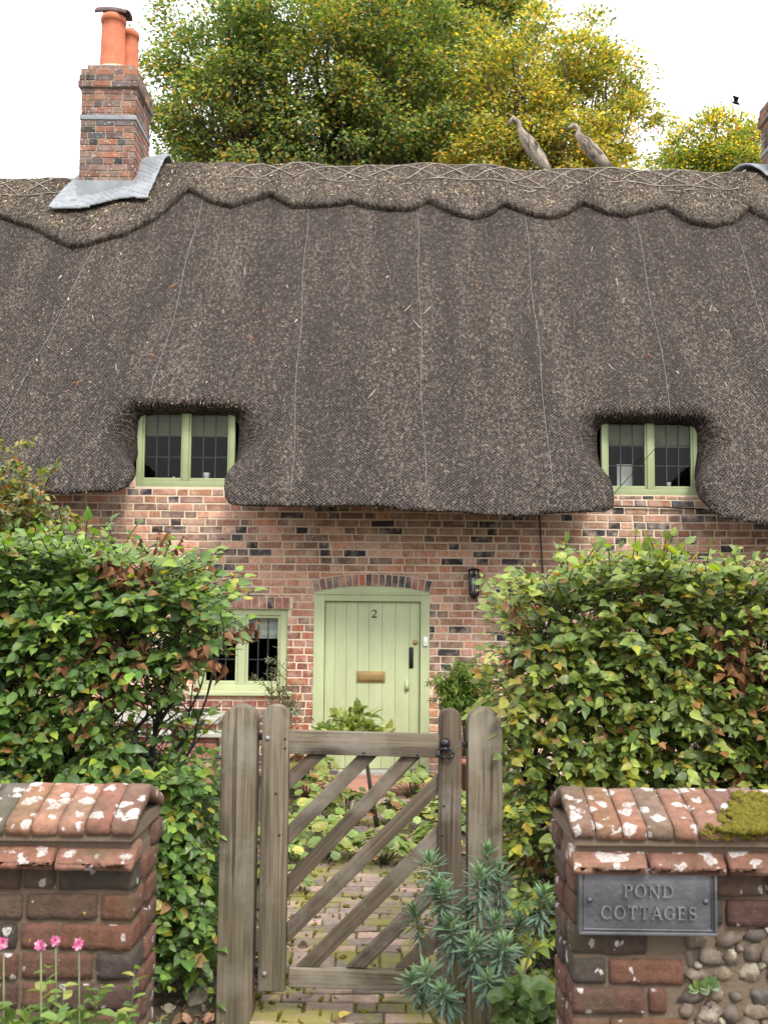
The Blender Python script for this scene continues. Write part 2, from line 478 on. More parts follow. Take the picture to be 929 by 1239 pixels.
# ------------------------------------------------------------------ world & light
w = bpy.data.worlds.new('World'); SC.world = w; w.use_nodes = True
g = NG('sky', w)
sky = g.n('ShaderNodeTexSky', sky_type='NISHITA', sun_disc=False, sun_elevation=R(48), sun_rotation=R(155), air_density=1.0, dust_density=3.0, ozone_density=1.0)
zc = g.n('ShaderNodeSeparateXYZ', {0: g.n('ShaderNodeTexCoord', out='Generated')}, out=2)
cl = g.noise(2.2, g.n('ShaderNodeTexCoord', out='Generated'), 6, 0.6)
grad = g.math('ADD', 5.6, g.math('MULTIPLY', g.math('MAXIMUM', zc, 0.0), 8.0))
grad = g.math('MULTIPLY', grad, g.ramp(cl, [(0.3, 0.94), (0.7, 1.06)]))
cloud = g.n('ShaderNodeCombineColor', {0: grad, 1: g.math('MULTIPLY', grad, 1.0), 2: g.math('MULTIPLY', grad, 1.02)})
skyc = g.mix(0.88, sky, cloud)
bg = g.n('ShaderNodeBackground', {'Color': skyc, 'Strength': 0.11})
o = g.t.nodes.new('ShaderNodeOutputWorld'); g.t.links.new(bg, o.inputs[0])

sun = bpy.data.lights.new('sun', 'SUN'); sun.energy = 1.5; sun.angle = R(14); sun.color = (1.0, 0.95, 0.87)
so = bpy.data.objects.new('sun', sun); COL.objects.link(so)
sd = Vector((0.42 * math.cos(R(48)) / 1.0, -0.90 * math.cos(R(48)), math.sin(R(48))))   # towards the sun
so.rotation_euler = (-sd).to_track_quat('-Z', 'Y').to_euler()
so.location = (3, -6, 9)
SC.view_settings.view_transform = 'Standard'; SC.view_settings.look = 'None'
SC.view_settings.exposure = 1.3; SC.view_settings.gamma = 1.0
SC.view_settings.use_curve_mapping = False
# ------------------------------------------------------------------ surface nets


def surface_nets(F, org, h):
    nx, ny, nz = F.shape
    S = F < 0
    cn = [(i, j, k) for i in (0, 1) for j in (0, 1) for k in (0, 1)]
    cnt = np.zeros((nx - 1, ny - 1, nz - 1), np.int8)
    for i, j, k in cn: cnt += S[i:nx - 1 + i, j:ny - 1 + j, k:nz - 1 + k]
    act = (cnt > 0) & (cnt < 8)
    I, J, K = np.nonzero(act)
    vid = np.full(act.shape, -1, np.int32); vid[I, J, K] = np.arange(len(I))
    vals = [F[I + i, J + j, K + k] for i, j, k in cn]
    acc = np.zeros((len(I), 3)); n = np.zeros(len(I))
    for a in range(8):
        for b in range(a + 1, 8):
            if sum(abs(cn[a][q] - cn[b][q]) for q in range(3)) != 1: continue
            m = (vals[a] < 0) != (vals[b] < 0)
            t = vals[a][m] / (vals[a][m] - vals[b][m])
            acc[m] += np.array(cn[a]) + t[:, None] * (np.array(cn[b]) - np.array(cn[a])); n[m] += 1
    V = (np.stack([I, J, K], 1) + acc / n[:, None]) * h + np.array(org)
    Q = []
    for ax in range(3):
        sl0 = [slice(1, -1)] * 3; sl0[ax] = slice(0, -1)
        sl1 = [slice(1, -1)] * 3; sl1[ax] = slice(1, None)
        A = S[tuple(sl0)]; B = S[tuple(sl1)]
        for flag in (True, False):
            m = (A & ~B) if flag else (~A & B)
            i = list(np.nonzero(m))
            for q in range(3):
                if q != ax: i[q] = i[q] + 1
            b, c = [(1, 2), (2, 0), (0, 1)][ax]
            def cell(db, dc):
                j = [x.copy() for x in i]; j[b] = j[b] + db; j[c] = j[c] + dc
                return vid[j[0], j[1], j[2]]
            q = np.stack([cell(-1, -1), cell(0, -1), cell(0, 0), cell(-1, 0)], 1)
            if not flag: q = q[:, ::-1]
            Q.append(q)
    Q = np.concatenate(Q); Q = Q[(Q >= 0).all(1)]
    return V, Q


def smax(a, b, k):
    h = np.clip(0.5 - 0.5 * (b - a) / k, 0, 1)
    return b * (1 - h) + a * h + k * h * (1 - h)


def sstep(a, b, x):
    t = np.clip((x - a) / (b - a), 0, 1)
    return t * t * (3 - 2 * t)


# ------------------------------------------------------------------ cottage dimensions
WY = 10.33                      # front face of the brick wall
A52 = R(52.0); SA, CA = math.sin(A52), math.cos(A52)
RY = 13.2                       # ridge line
WIN_L = (P(164, 589, WY).x, P(283, 589, WY).x)
WIN_R = (P(728, 598, WY).x, P(846, 598, WY).x)
ZL0, ZL1 = P(222, 589, WY).z, P(222, 500, WY).z
ZR0, ZR1 = P(787, 599, WY).z, P(787, 512, WY).z
XL, XR = sum(WIN_L) / 2, sum(WIN_R) / 2


def z_ridge(x):
    return 7.515 - 0.05 * sstep(0.0, 4.0, x) - 0.24 * sstep(-2.9, -4.1, x) + 0.012 * np.sin(x * 2.3) + 0.010 * np.sin(x * 5.1 + 1)


EV = [P(a, b, 9.5) for a, b in ((-300, 597), (40, 600), (100, 601), (162, 598), (285, 610), (330, 613), (450, 614), (560, 619), (640, 622), (722, 619), (850, 626), (929, 632), (1250, 640))]
EVX, EVZ = [q.x for q in EV], [q.z + 0.045 for q in EV]


def z_eave(x):
    return np.interp(x, EVX, EVZ)


def outer(x, y, z):
    zr = z_ridge(x)
    und = 0.016 * np.sin(x * 3.1 + 0.7 * z) * np.sin(z * 1.7 + 0.4 * x + 1) + 0.010 * np.sin(x * 7.7 + z * 2.2)
    belly = 0.05 * sstep(3.4, 2.7, z)
    for xc in (XL, XR):
        und = und + 0.10 * np.exp(-((x - xc) / 0.85) ** 2 - ((z - 3.75) / 0.55) ** 2)
    und = und - 0.07 * np.exp(-((x + 3.95 + 0.16 * (z - 2.7)) / 0.28) ** 2) * sstep(6.2, 4.8, z)
    dF = -(y - RY) * SA + (z - zr) * CA - und - belly
    dB = (y - RY) * SA + (z - zr) * CA
    return smax(dF, dB, 0.5)


def thatch_sdf(x, y, z):
    o = outer(x, y, z)
    base = smax(o, z_eave(x) - z + .42 * np.clip(y - 9.50, -.3, .9), 0.07)
    cav = np.maximum(np.maximum(o + 0.40, 10.47 - y), y - 15.93)
    d = np.maximum(base, -cav)
    for xc, zt, hw0 in ((XL, ZL1, 0.5 * (WIN_L[1] - WIN_L[0])), (XR, ZR1, 0.5 * (WIN_R[1] - WIN_R[0]))):
        hw = hw0 - 0.026 + 0.03 * sstep(2.95, 3.3, z) + np.clip((10.36 - y) / 0.45, 0, 1.0) * (-0.05 + 0.29 * sstep(2.85, 3.4, z))
        dw = smax(np.abs(x - xc * (.990 - .030 * np.clip((10.36 - y) / 0.5, 0, 1.2))) - hw, z - (zt + 0.0) - .10 * np.clip((10.3 - y) / .5, 0, 1), 0.13)
        dw = np.maximum(dw, y - 11.2)
        d = smax(d, -dw, 0.13)
    return d


def scallop(x):
    px = np.array([-60, 0, 40, 85, 150, 190, 227, 255, 280, 305, 327, 352, 378, 402, 425, 448, 471, 497, 519, 545, 571, 592, 610, 636, 664, 688, 707, 733, 759, 784, 806, 835, 864, 890, 906, 935, 965, 1000])
    py = np.array([262, 263, 274, 298, 283, 258, 232, 244, 250, 245, 235, 246, 250, 248, 242, 252, 255, 252, 243, 257, 262, 258, 249, 258, 261, 257, 246, 257, 261, 258, 250, 266, 272, 266, 252, 268, 274, 262])
    sx, su = [], []
    for a, b in zip(px, py):
        # slope point seen at that pixel
        lo = 11.0
        for Y in np.linspace(11.0, 13.2, 111):
            q = P(a, b, Y)
            if -(Y - RY) * SA + (q.z - float(z_ridge(np.float64(q.x)))) * CA < 0.06:
                sx.append(q.x); su.append((RY - Y) / CA); break
    return np.array(sx), np.array(su)


SCX, SCU = scallop(0)


def ridge_sdf(x, y, z):
    o = outer(x, y, z)
    u = np.abs(y - RY) / CA
    edge = 1.05 + 1.05 * (np.interp(x, SCX, SCU) - 1.05)
    cut = (u - edge + 1.25 * np.clip(0.085 - o, -0.1, 0.25)) * 0.62
    d = smax(o - 0.085, cut, 0.035)
    d = np.maximum(d, -(o + 0.05))
    return d


def grid(x0, x1, y0, y1, z0, z1, h):
    X = np.arange(x0, x1, h); Y = np.arange(y0, y1, h); Z = np.arange(z0, z1, h)
    return X[:, None, None], Y[None, :, None], Z[None, None, :]


def surf_y(sdf, x, z, y0=9.0, y1=13.3, n=60):
    """front surface y of an sdf at (x, z), arrays"""
    x = np.asarray(x, float); z = np.asarray(z, float)
    lo = np.full(x.shape, y0); hi = np.full(x.shape, np.nan)
    ys = np.linspace(y0, y1, n); prev = sdf(x, np.full(x.shape, y0), z)
    for y in ys[1:]:
        cur = sdf(x, np.full(x.shape, y), z)
        m = np.isnan(hi) & (cur < 0)
        hi[m] = y; lo[m] = y - (ys[1] - ys[0])
    ok = ~np.isnan(hi); hi = np.where(ok, hi, y1)
    for _ in range(14):
        mid = (lo + hi) / 2; s = sdf(x, mid, z) < 0
        hi = np.where(s, mid, hi); lo = np.where(s, lo, mid)
    return np.where(ok, hi, np.nan)


cottage = thing('thatched_cottage', 'old brick cottage with a thick brown thatched roof and sage green door', 'cottage', (0.0, WY, 0))


def straws(V, Q, n, ln, wd, cols, sel, tilt=0.35):
    """short reed ends lying on the thatch surface; returns V, quads, colours"""
    a, b, c, d = (V[Q[:, i]] for i in range(4))
    nr = np.cross(c - a, d - b); ar = np.linalg.norm(nr, axis=1); nr = nr / (ar[:, None] + 1e-12)
    cen = (a + b + c + d) / 4
    wgt = ar * sel(cen, nr); wgt = wgt / wgt.sum()
    f = rng.choice(len(Q), n, p=wgt)
    u, v = rng.random((2, n, 1))
    p = (a[f] * (1 - u) + b[f] * u) * (1 - v) + (d[f] * (1 - u) + c[f] * u) * v
    N = nr[f]
    t = np.array([0, -CA, -SA]) + rng.normal(0, tilt, (n, 3))
    t = t - N * (t * N).sum(1, keepdims=True); t /= np.linalg.norm(t, axis=1, keepdims=True) + 1e-9
    t = t + N * rng.uniform(0.0, 0.28, (n, 1)); t /= np.linalg.norm(t, axis=1, keepdims=True)
    s = np.cross(t, N); s /= np.linalg.norm(s, axis=1, keepdims=True) + 1e-9
    s = s * np.cos(0.8) + N * 0.5 * rng.normal(0, 1, (n, 1)); 
    L = rng.uniform(*ln, (n, 1)); W = rng.uniform(*wd, (n, 1))
    edge_ = np.clip((p[:, 2:3] - 2.75) / 1.2, .28, 1) * np.where((np.abs(N[:, :1]) > .45) & (p[:, 2:3] < 4), .45, 1)
    L = L * (.4 + .6 * edge_); W = W * (.45 + .55 * edge_)
    p0 = p - N * 0.006
    VV = np.stack([p0 - s * W, p0 + s * W, p0 + t * L + s * W * 0.7, p0 + t * L - s * W * 0.7], 1).reshape(-1, 3)
    cl = np.array(cols)[rng.integers(0, len(cols), n)] * np.array([1.34, 1.22, 1.09]) * rng.uniform(0.7, 1.3, (n, 1))
    ck = (np.abs(N[:, 0]) > .55) & (p[:, 1] > 9.7) & (p[:, 1] < 10.4) & (p[:, 2] < 3.8)
    cl[ck] = np.array([.42, .29, .19]) * rng.uniform(.5, 1.3, (ck.sum(), 1))
    return VV, np.arange(n * 4).reshape(-1, 4), np.repeat(cl, 4, 0)


def thatch_obj(name, sdf, box, h, mat, n_straw, ln, wd, cols, sel, parent):
    X, Y, Z = grid(*box, h)
    F = sdf(X, Y, Z).astype(np.float32)
    V, Q = surface_nets(F, (box[0], box[2], box[4]), h)
    # small-scale raggedness of cut reed
    ng = np.zeros(len(V))
    for k, (fx, am) in enumerate(((23, .004), (41, .003), (67, .002))):
        ng += am * np.sin(V[:, 0] * fx + 3 * k) * np.sin((V[:, 1] * .6 + V[:, 2] * .8) * fx * .8 + V[:, 0] * 7 + k)
    V[:, 1] -= ng; V[:, 2] += ng * 0.6
    sv, sq, sc = straws(V, Q, n_straw, ln, wd, cols, sel)
    VV = np.concatenate([V, sv]); QQ = np.concatenate([Q, sq + len(V)])
    cc = np.concatenate([np.ones((len(V), 3)) * 0.1, sc])
    mi = np.concatenate([np.zeros(len(Q), int), np.ones(len(sq), int)])
    return npmesh(name, VV, quads=QQ, mats=(mat, M_straw), parent=parent, col=cc, matidx=mi)


front = lambda c, n: ((n[:, 1] < 0.2) | (n[:, 2] > 0.4)) * (c[:, 1] < 13.6) * 1.0 * (np.abs(c[:, 0]) < 6.2)
TH_COLS = [(.016, .012, .010), (.025, .019, .016), (.012, .009, .008), (.04, .031, .026), (.07, .055, .045), (.11, .088, .070), (.17, .138, .108), (.25, .205, .16), (.21, .172, .135), (.28, .235, .185), (.03, .023, .020), (.05, .04, .034), (.40, .34, .275)]
roof = thatch_obj('roof', thatch_sdf, (-6.3, 6.5, 9.2, 17.2, 2.36, 7.7), 0.04, M_thatch, 170000, (0.014, 0.046), (0.003, 0.0078), TH_COLS, front, cottage)
RD_COLS = [(.15, .125, .09), (.26, .22, .15), (.36, .31, .22), (.45, .40, .30), (.09, .075, .055), (.22, .20, .12)]
ridge = thatch_obj('ridge', ridge_sdf, (-6.3, 6.5, 11.6, 14.8, 5.0, 7.75), 0.033, M_ridge, 20000, (0.03, 0.09), (0.003, 0.007), RD_COLS,
                   lambda c, n: front(c, n) * (c[:, 1] < 13.5) * ((RY - c[:, 1]) / CA < np.interp(c[:, 0], SCX, SCU) - .17) * (n[:, 2] > .3), roof)

# netting seams: thin wires running down the slope
for xt, xb in ((-3.45, -4.0), (-2.32, -2.35), (-0.98, -0.86), (0.38, 0.38), (1.72, 1.55), (3.1, 2.75), (4.3, 3.95)):
    zz = np.linspace(6.72, 2.75, 60); xx = xt + (xb - xt) * np.linspace(0, 1, 60) ** 1.3 + 0.012 * np.sin(zz * 4 + xt * 5)
    yy = surf_y(thatch_sdf, xx, zz, n=110); ok = ~np.isnan(yy) & (yy < 12.9)
    pts = [(a, b - 0.010, c) for a, b, c in zip(xx[ok], yy[ok], zz[ok])]
    keep = [pts[0]]
    for q in pts[1:]:
        if q[1] - keep[-1][1] > 0.12: break
        keep.append(q)
    m = MB(); m.tube(keep, 0.0021, 4); m.build('netting_seam', M_wire, roof)

# hazel lattice on the ridge
m = MB()


def on_ridge(x, u):
    y = RY - u * CA
    zz = np.linspace(5.2, 7.8, 261)
    d = ridge_sdf(np.full(261, float(x)), np.full(261, float(y)), zz)
    k = np.nonzero(d < 0)[0]
    z = zz[k[-1]] if len(k) else float(z_ridge(x))
    return Vector((x, y - 0.010, z + 0.010))


def spar(x0, u0, x1, u1, r=0.0056):
    pts = []
    for i in range(7):
        t = i / 6
        pts.append(on_ridge(x0 + (x1 - x0) * t, u0 + (u1 - u0) * t))
    m = MB(); m.tube(pts, r, 5); m.build('hazel_spar', M_spar, roof)


for x0, x1 in ((-6.1, -4.1), (-2.1, 4.5)):
    st = 0.46; n = int((x1 - x0) / st)
    for i in range(n):
        xa = x0 + i * st; j = lambda s=0.03: random.uniform(-s, s)
        if x0 < 0 or random.random() < 0.9: spar(xa + j(), 0.26 + j(), xa + st + j(), 0.72 + j())
        if x0 < 0 or random.random() < 0.9: spar(xa + j(), 0.72 + j(), xa + st + j(), 0.26 + j())
    for u in (0.26, 0.73):
        x = x0
        while x < x1:
            L = random.uniform(0.5, 0.95)
            if random.random() < 0.88: spar(x, u + random.uniform(-.02, .02), min(x + L, x1), u + random.uniform(-.02, .02))
            x += L * 0.95
for i in range(16):
    x = random.uniform(-2.6, 4.4); u = random.uniform(0.58, 0.78); spar(x, u + .1, x + random.uniform(-.2, .2), u + random.uniform(0.05, .2), 0.007)

# loose straws and stray leaves caught in the netting
m = MB()
for i in range(34):
    x = random.uniform(-3.9, 3.9); z = random.uniform(3.8, 6.2)
    L = random.uniform(0.05, 0.17) if i < 16 else random.uniform(0.03, 0.07); a = random.uniform(-0.6, 0.6)
    xs = np.array([x, x + L * math.sin(a)]); zs = np.array([z, z - L * math.cos(a) * SA])
    ys = surf_y(thatch_sdf, xs, zs, n=110)
    if np.isnan(ys).any() or abs(ys[0] - ys[1]) > 0.4: continue
    cl = (.55, .5, .42) if i < 16 or random.random() < .5 else (.33, .10, .03)
    m = MB(); m.tube([(xs[0], ys[0] - .016, zs[0]), (xs[1], ys[1] - .02, zs[1])], 0.0028 if i < 16 else 0.006, 4, cl); m.build('stray_straw', M_straw, roof)


# ------------------------------------------------------------------ bricks
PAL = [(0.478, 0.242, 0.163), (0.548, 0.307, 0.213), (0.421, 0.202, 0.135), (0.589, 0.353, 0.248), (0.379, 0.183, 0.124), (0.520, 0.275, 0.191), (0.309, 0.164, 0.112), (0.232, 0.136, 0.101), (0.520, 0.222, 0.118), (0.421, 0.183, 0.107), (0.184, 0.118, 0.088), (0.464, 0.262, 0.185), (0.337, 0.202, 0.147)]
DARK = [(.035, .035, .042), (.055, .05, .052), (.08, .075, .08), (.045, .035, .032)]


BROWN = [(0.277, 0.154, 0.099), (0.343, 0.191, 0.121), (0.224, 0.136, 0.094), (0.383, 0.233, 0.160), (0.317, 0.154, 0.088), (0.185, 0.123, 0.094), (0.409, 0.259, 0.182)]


def brick_col(dark=0.13, pal=PAL):
    c = random.choice(DARK) if random.random() < dark else random.choice(pal)
    k = random.uniform(0.85, 1.18)
    return tuple(x * k for x in c)


def brick_quad(mb, M, x0, x1, z0, z1, col, t=0.007, b=0.0035, j=0.003, mi=0):
    """one brick showing its face on local plane y=0 (outwards = -y)"""
    r = lambda: random.uniform(-j, j)
    yf = -t + random.uniform(-0.002, 0.002)
    cs = [(x0, z0), (x1, z0), (x1, z1), (x0, z1)]
    out = [(x + r(), z + r()) for x, z in cs]
    cx, cz = (x0 + x1) / 2, (z0 + z1) / 2
    V = [M @ Vector((x, 0.02, z)) for x, z in out]
    V += [M @ Vector((x, yf + b, z)) for x, z in out]
    V += [M @ Vector((x + (b if x < cx else -b), yf, z + (b if z < cz else -b))) for x, z in out]
    F = []
    for k in range(4):
        l = (k + 1) % 4
        F.append((k, l, 4 + l, 4 + k)); F.append((4 + k, 4 + l, 8 + l, 8 + k))
    F.append((8, 9, 10, 11))
    mb.add(V, F, col, mi)


def lay(mb, M, x0, x1, z0, z1, holes=(), ch=0.0755, gap=0.0148, colf=None, mode='flemish', t=0.006, end_clip=True):
    """lay bricks on a local xz panel, cutting them at rectangular holes"""
    row = 0; z = z0
    while z < z1 - 0.02:
        zt = min(z + ch - gap, z1)
        x = x0 - random.uniform(0, 0.3) if row % 2 else x0 - 0.16 + random.uniform(-.03, .03)
        k = row
        while x < x1:
            st = (k % 2 == 0) if mode == 'flemish' else True
            if mode == 'flemish' and random.random() < 0.12: st = not st
            wd = (0.222 if st else 0.108) + random.uniform(-0.008, 0.008)
            a, b = max(x, x0), min(x + wd, x1)
            segs = [(a, b)]; low = None
            for hx0, hx1, hz0, hz1 in holes:
                if zt > hz0 + 0.006 and z < hz1 - 0.006:
                    if z < hz0 - .022 and hx0 < (a + b) / 2 < hx1: low = hz0 - .010; continue
                    ns = []
                    for p, q in segs:
                        if q <= hx0 or p >= hx1: ns.append((p, q)); continue
                        if p < hx0: ns.append((p, hx0))
                        if q > hx1: ns.append((hx1, q))
                    segs = ns
            for p, q in segs:
                if q - p > 0.025:
                    brick_quad(mb, M, p, q, z + random.uniform(-.001, .001), low or zt, (colf or (lambda *_: brick_col()))((p + q) / 2, z, st), t)
            x += wd + gap; k += 1
        z += ch; row += 1


def slab_with_holes(mb, x0, x1, y0, y1, z0, z1, holes, col=(1, 1, 1), mi=0):
    xs = sorted({x0, x1, *[min(max(v, x0), x1) for h in holes for v in h[:2]]})
    zs = sorted({z0, z1, *[min(max(v, z0), z1) for h in holes for v in h[2:]]})
    for i in range(len(xs) - 1):
        j = 0
        while j < len(zs) - 1:
            cx = (xs[i] + xs[i + 1]) / 2
            inh = lambda jj: any(h[0] < cx < h[1] and h[2] < (zs[jj] + zs[jj + 1]) / 2 < h[3] for h in holes)
            if inh(j): j += 1; continue
            k = j
            while k + 1 < len(zs) - 1 and not inh(k + 1): k += 1
            mb.box(xs[i], xs[i + 1], y0, y1, zs[j], zs[k + 1], col, mi)
            j = k + 1


# openings in the front wall
DX0, DX1 = P(379, 800, WY).x, P(519.5, 800, WY).x          # door frame
DZT = P(450, 717, WY).z
LW = (P(236, 800, WY).x, P(347.5, 800, WY).x, P(300, 836, WY).z, P(300, 737, WY).z)    # lower left window
RW = (P(768, 800, WY).x, P(884, 800, WY).x, P(820, 845, WY).z, P(820, 745, WY).z)      # lower right window
UL = (WIN_L[0], WIN_L[1], ZL0, 3.75)
UR = (WIN_R[0], WIN_R[1], ZR0, 3.75)
wide = lambda u: (u[0] - .14, u[1] + .14, 2.97, 3.76)
DOOR = (DX0, DX1, -0.2, DZT)
holes = [DOOR, LW, RW, UL, UR]
mb = MB()
WX0, WX1 = -6.0, 6.2
slab_with_holes(mb, WX0, WX1, WY, WY + 0.28, -0.3, 3.45, [(a, b, c, min(d, 3.45)) for a, b, c, d in holes + [wide(UL), wide(UR)]], (1, 1, 1), 1)


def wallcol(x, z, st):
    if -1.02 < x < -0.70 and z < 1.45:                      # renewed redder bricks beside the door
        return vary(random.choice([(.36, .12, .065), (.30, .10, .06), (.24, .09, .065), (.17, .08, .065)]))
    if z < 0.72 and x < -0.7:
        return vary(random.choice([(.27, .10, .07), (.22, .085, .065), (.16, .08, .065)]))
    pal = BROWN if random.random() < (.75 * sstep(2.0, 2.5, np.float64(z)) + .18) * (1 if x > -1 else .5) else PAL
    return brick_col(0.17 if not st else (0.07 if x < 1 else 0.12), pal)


FW = Matrix.Translation((0, WY, 0))
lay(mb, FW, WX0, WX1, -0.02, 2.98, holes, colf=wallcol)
# gable ends and rear wall
for (o_, u_, n_, L) in (((WX0, WY + 6.0, 0), (0, -1, 0), (1, 0, 0), 6.0), ((WX1, WY, 0), (0, 1, 0), (-1, 0, 0), 6.0)):
    MM = frame_M(Vector(o_), Vector(u_), Vector((0, 0, 1)), Vector(n_))
    mb.box(0, L, 0, 0.25, -0.3, 2.75, (1, 1, 1), 1, MM)
    V = [MM @ Vector(p) for p in ((0, 0, 2.75), (L, 0, 2.75), (L / 2, 0, 6.7), (0, .25, 2.75), (L, .25, 2.75), (L / 2, .25, 6.7))]
    mb.add(V, [(0, 1, 2), (5, 4, 3), (0, 3, 4, 1), (1, 4, 5, 2), (2, 5, 3, 0)], (1, 1, 1), 1)
    lay(mb, MM, 0.02, L - 0.02, 0, 2.72, [], colf=lambda *_: brick_col())
mb.box(WX0 + 0.26, WX1 - 0.26, WY + 5.75, WY + 5.98, -0.3, 2.7, (1, 1, 1), 1)
wall = mb.build('wall', [M_brick, M_mortar], cottage)

# arch over the door and soldier course over the lower windows
mb = MB()
cxd = (DX0 + DX1) / 2; half = (DX1 - DX0) / 2
rise = 0.062; rad = (half * half + rise * rise) / (2 * rise); zc0 = P(450, 712, WY).z + 0.045 + rise - rise - rad
zc0 = P(382, 716, WY).z + 0.004 + rise - rad
n = 18; a0 = math.asin((half + 0.0) / rad)
ring = []
for i in range(n + 1): ring.append(-a0 + 2 * a0 * i / n)
band = [(cxd + rad * math.sin(a), zc0 + rad * math.cos(a)) for a in ring]
bando = [(cxd + (rad + 0.118) * math.sin(a), zc0 + (rad + 0.118) * math.cos(a)) for a in ring]
for i in range(n):
    mb.prism([band[i], band[i + 1], bando[i + 1], bando[i]], WY - 0.0155, WY + 0.1, (1, 1, 1), 1)
for i in range(n):
    am = (ring[i] + ring[i + 1]) / 2
    Mx = frame_M(Vector((cxd + rad * math.sin(am), WY - 0.008, zc0 + rad * math.cos(am))), Vector((math.cos(am), 0, -math.sin(am))), Vector((math.sin(am), 0, math.cos(am))), Vector((0, 1, 0)))
    wv = 2 * a0 * rad / n
    brick_quad(mb, Mx, -wv / 2 + .005, wv / 2 - .005, 0.004, 0.112, random.choice([(.30, .13, .09), (.36, .15, .10), (.12, .09, .085), (.20, .13, .11), (.08, .075, .08), (.33, .18, .13), (.42, .14, .08)]), 0.014)
mb.build('door_arch', [M_brick, M_mortar], cottage)
for (a, b, c, d) in (LW, RW):
    mb = MB()
    mb.box(a - .06, b + .05, WY - .0155, WY + .05, d + .006, d + .125, (1, 1, 1), 1)
    x = a - .055
    while x < b + .02:
        brick_quad(mb, Matrix.Translation((0, WY - 0.008, 0)), x, x + .066, d + .010, d + .120, random.choice([(.36, .17, .13), (.40, .21, .16), (.33, .15, .12), (.06, .055, .06), (.30, .15, .13)]), 0.014)
        x += .077
    mb.build('window_arch', [M_brick, M_mortar], cottage)


# ------------------------------------------------------------------ windows
def window(x0, x1, z0, z1, yf, green, blind, blind_mat, sill=True, bars=2, fw=0.075, bot=0.095, cw=.028, mw=.036):
    mb = MB()
    yb = yf + 0.09
    xm = (x0 + x1) / 2
    def bx(a, b, c, d, y0=yf, y1=yb): mb.box(a, b, y0, y1, c, d)
    bx(x0, x0 + fw, z0, z1); bx(x1 - fw, x1, z0, z1)
    bx(x0 + fw, x1 - fw, z1 - 0.06, z1, yf + .001); bx(x0 + fw, x1 - fw, z0, z0 + bot * 0.62, yf + .001)
    bx(xm - mw, xm + mw, z0 + bot * .62, z1 - .06, yf + .003)
    for a, b in ((x0 + fw, xm - mw), (xm + mw, x1 - fw)):       # casement frames set a little behind
        c, d = z0 + bot * .62, z1 - .06; y0, y1 = yf + .018, yf + .06
        bx(a, a + cw, c, d, y0, y1); bx(b - cw, b, c, d, y0, y1)
        bx(a + cw, b - cw, c, c + .035, y0, y1); bx(a + cw, b - cw, d - .03, d, y0, y1)
    if sill: mb.box(x0 - .05, x1 + .05, yf - 0.075, yf + .0, z0 - 0.045, z0 - .002)
    w_ = mb.build('window', green, cottage, bevel=0.004)
    for k, (a, b) in enumerate(((x0 + fw + cw, xm - mw - cw), (xm + mw + cw, x1 - fw - cw))):
        c, d = z0 + bot * .62 + .035, z1 - .09
        q = MB(); q.box(a, b, yf + .040, yf + .044, c, d); q.build('pane', M_glass, w_)
        q = MB()
        for i in range(1, bars + 1):
            x = a + (b - a) * i / (bars + 1); q.box(x - .006, x + .006, yf + .030, yf + .038, c, d)
        zz = [0.34] if d - c < .65 else [.31, .62]
        for t in zz: q.box(a, b, yf + .032, yf + .037, c + (d - c) * t - .005, c + (d - c) * t + .005)
        q.build('glazing_bar', M_bar, w_)
        if blind:
            q = MB()
            n = 5; V = []; F = []
            bl = blind * random.uniform(.97, 1.03)
            for i in range(n + 1):
                z = d - (d - c) * bl * i / n
                for j in range(9):
                    V.append((a - .01 + (b - a + .02) * j / 8, yf + .11 + .012 * (i % 2) + .004 * math.sin(j * 2.1), z))
            for i in range(n):
                for j in range(8): F.append((i * 9 + j, i * 9 + j + 1, i * 9 + j + 10, i * 9 + j + 9))
            q.add(V, F); q.build('blind', blind_mat, w_)
    q = MB(); q.box(x0 + .02, x1 - .02, yf + .095, yf + .26, z0 + .01, z0 + .04); q.build('inner_sill', M_stone_pale, w_, bevel=.003)
    return w_


window(UL[0], UL[1], ZL0, ZL1 + 0.12, WY + .01, M_green_shade, 0.36, M_blind, sill=False, fw=.055, cw=.020, mw=.030)
window(UR[0], UR[1], ZR0, ZR1 + 0.12, WY + .01, M_green_shade, 0.38, M_blind, sill=False, fw=.055, cw=.020, mw=.030)
window(*LW[:2], LW[2], LW[3], WY + .03, M_green, 0.34, M_blind_white)
window(*RW[:2], RW[2], RW[3], WY + .03, M_green, 0.0, M_blind_white)
# dark rooms behind the openings
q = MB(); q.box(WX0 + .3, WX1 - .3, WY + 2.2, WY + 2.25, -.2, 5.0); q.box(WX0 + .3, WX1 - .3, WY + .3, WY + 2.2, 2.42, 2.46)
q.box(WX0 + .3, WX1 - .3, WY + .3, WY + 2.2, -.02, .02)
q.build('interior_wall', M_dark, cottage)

# ------------------------------------------------------------------ door
LX0, LX1 = P(392, 800, WY).x, P(508.5, 800, WY).x
LZ1 = P(450, 727.5, WY).z
LZ0 = 0.06
mb = MB()
mb.box(DX0, LX0, WY - .012, WY + .09, 0.0, DZT); mb.box(LX1, DX1, WY - .012, WY + .09, 0.0, DZT)
mb.box(LX0, LX1, WY - .010, WY + .09, LZ1, DZT)
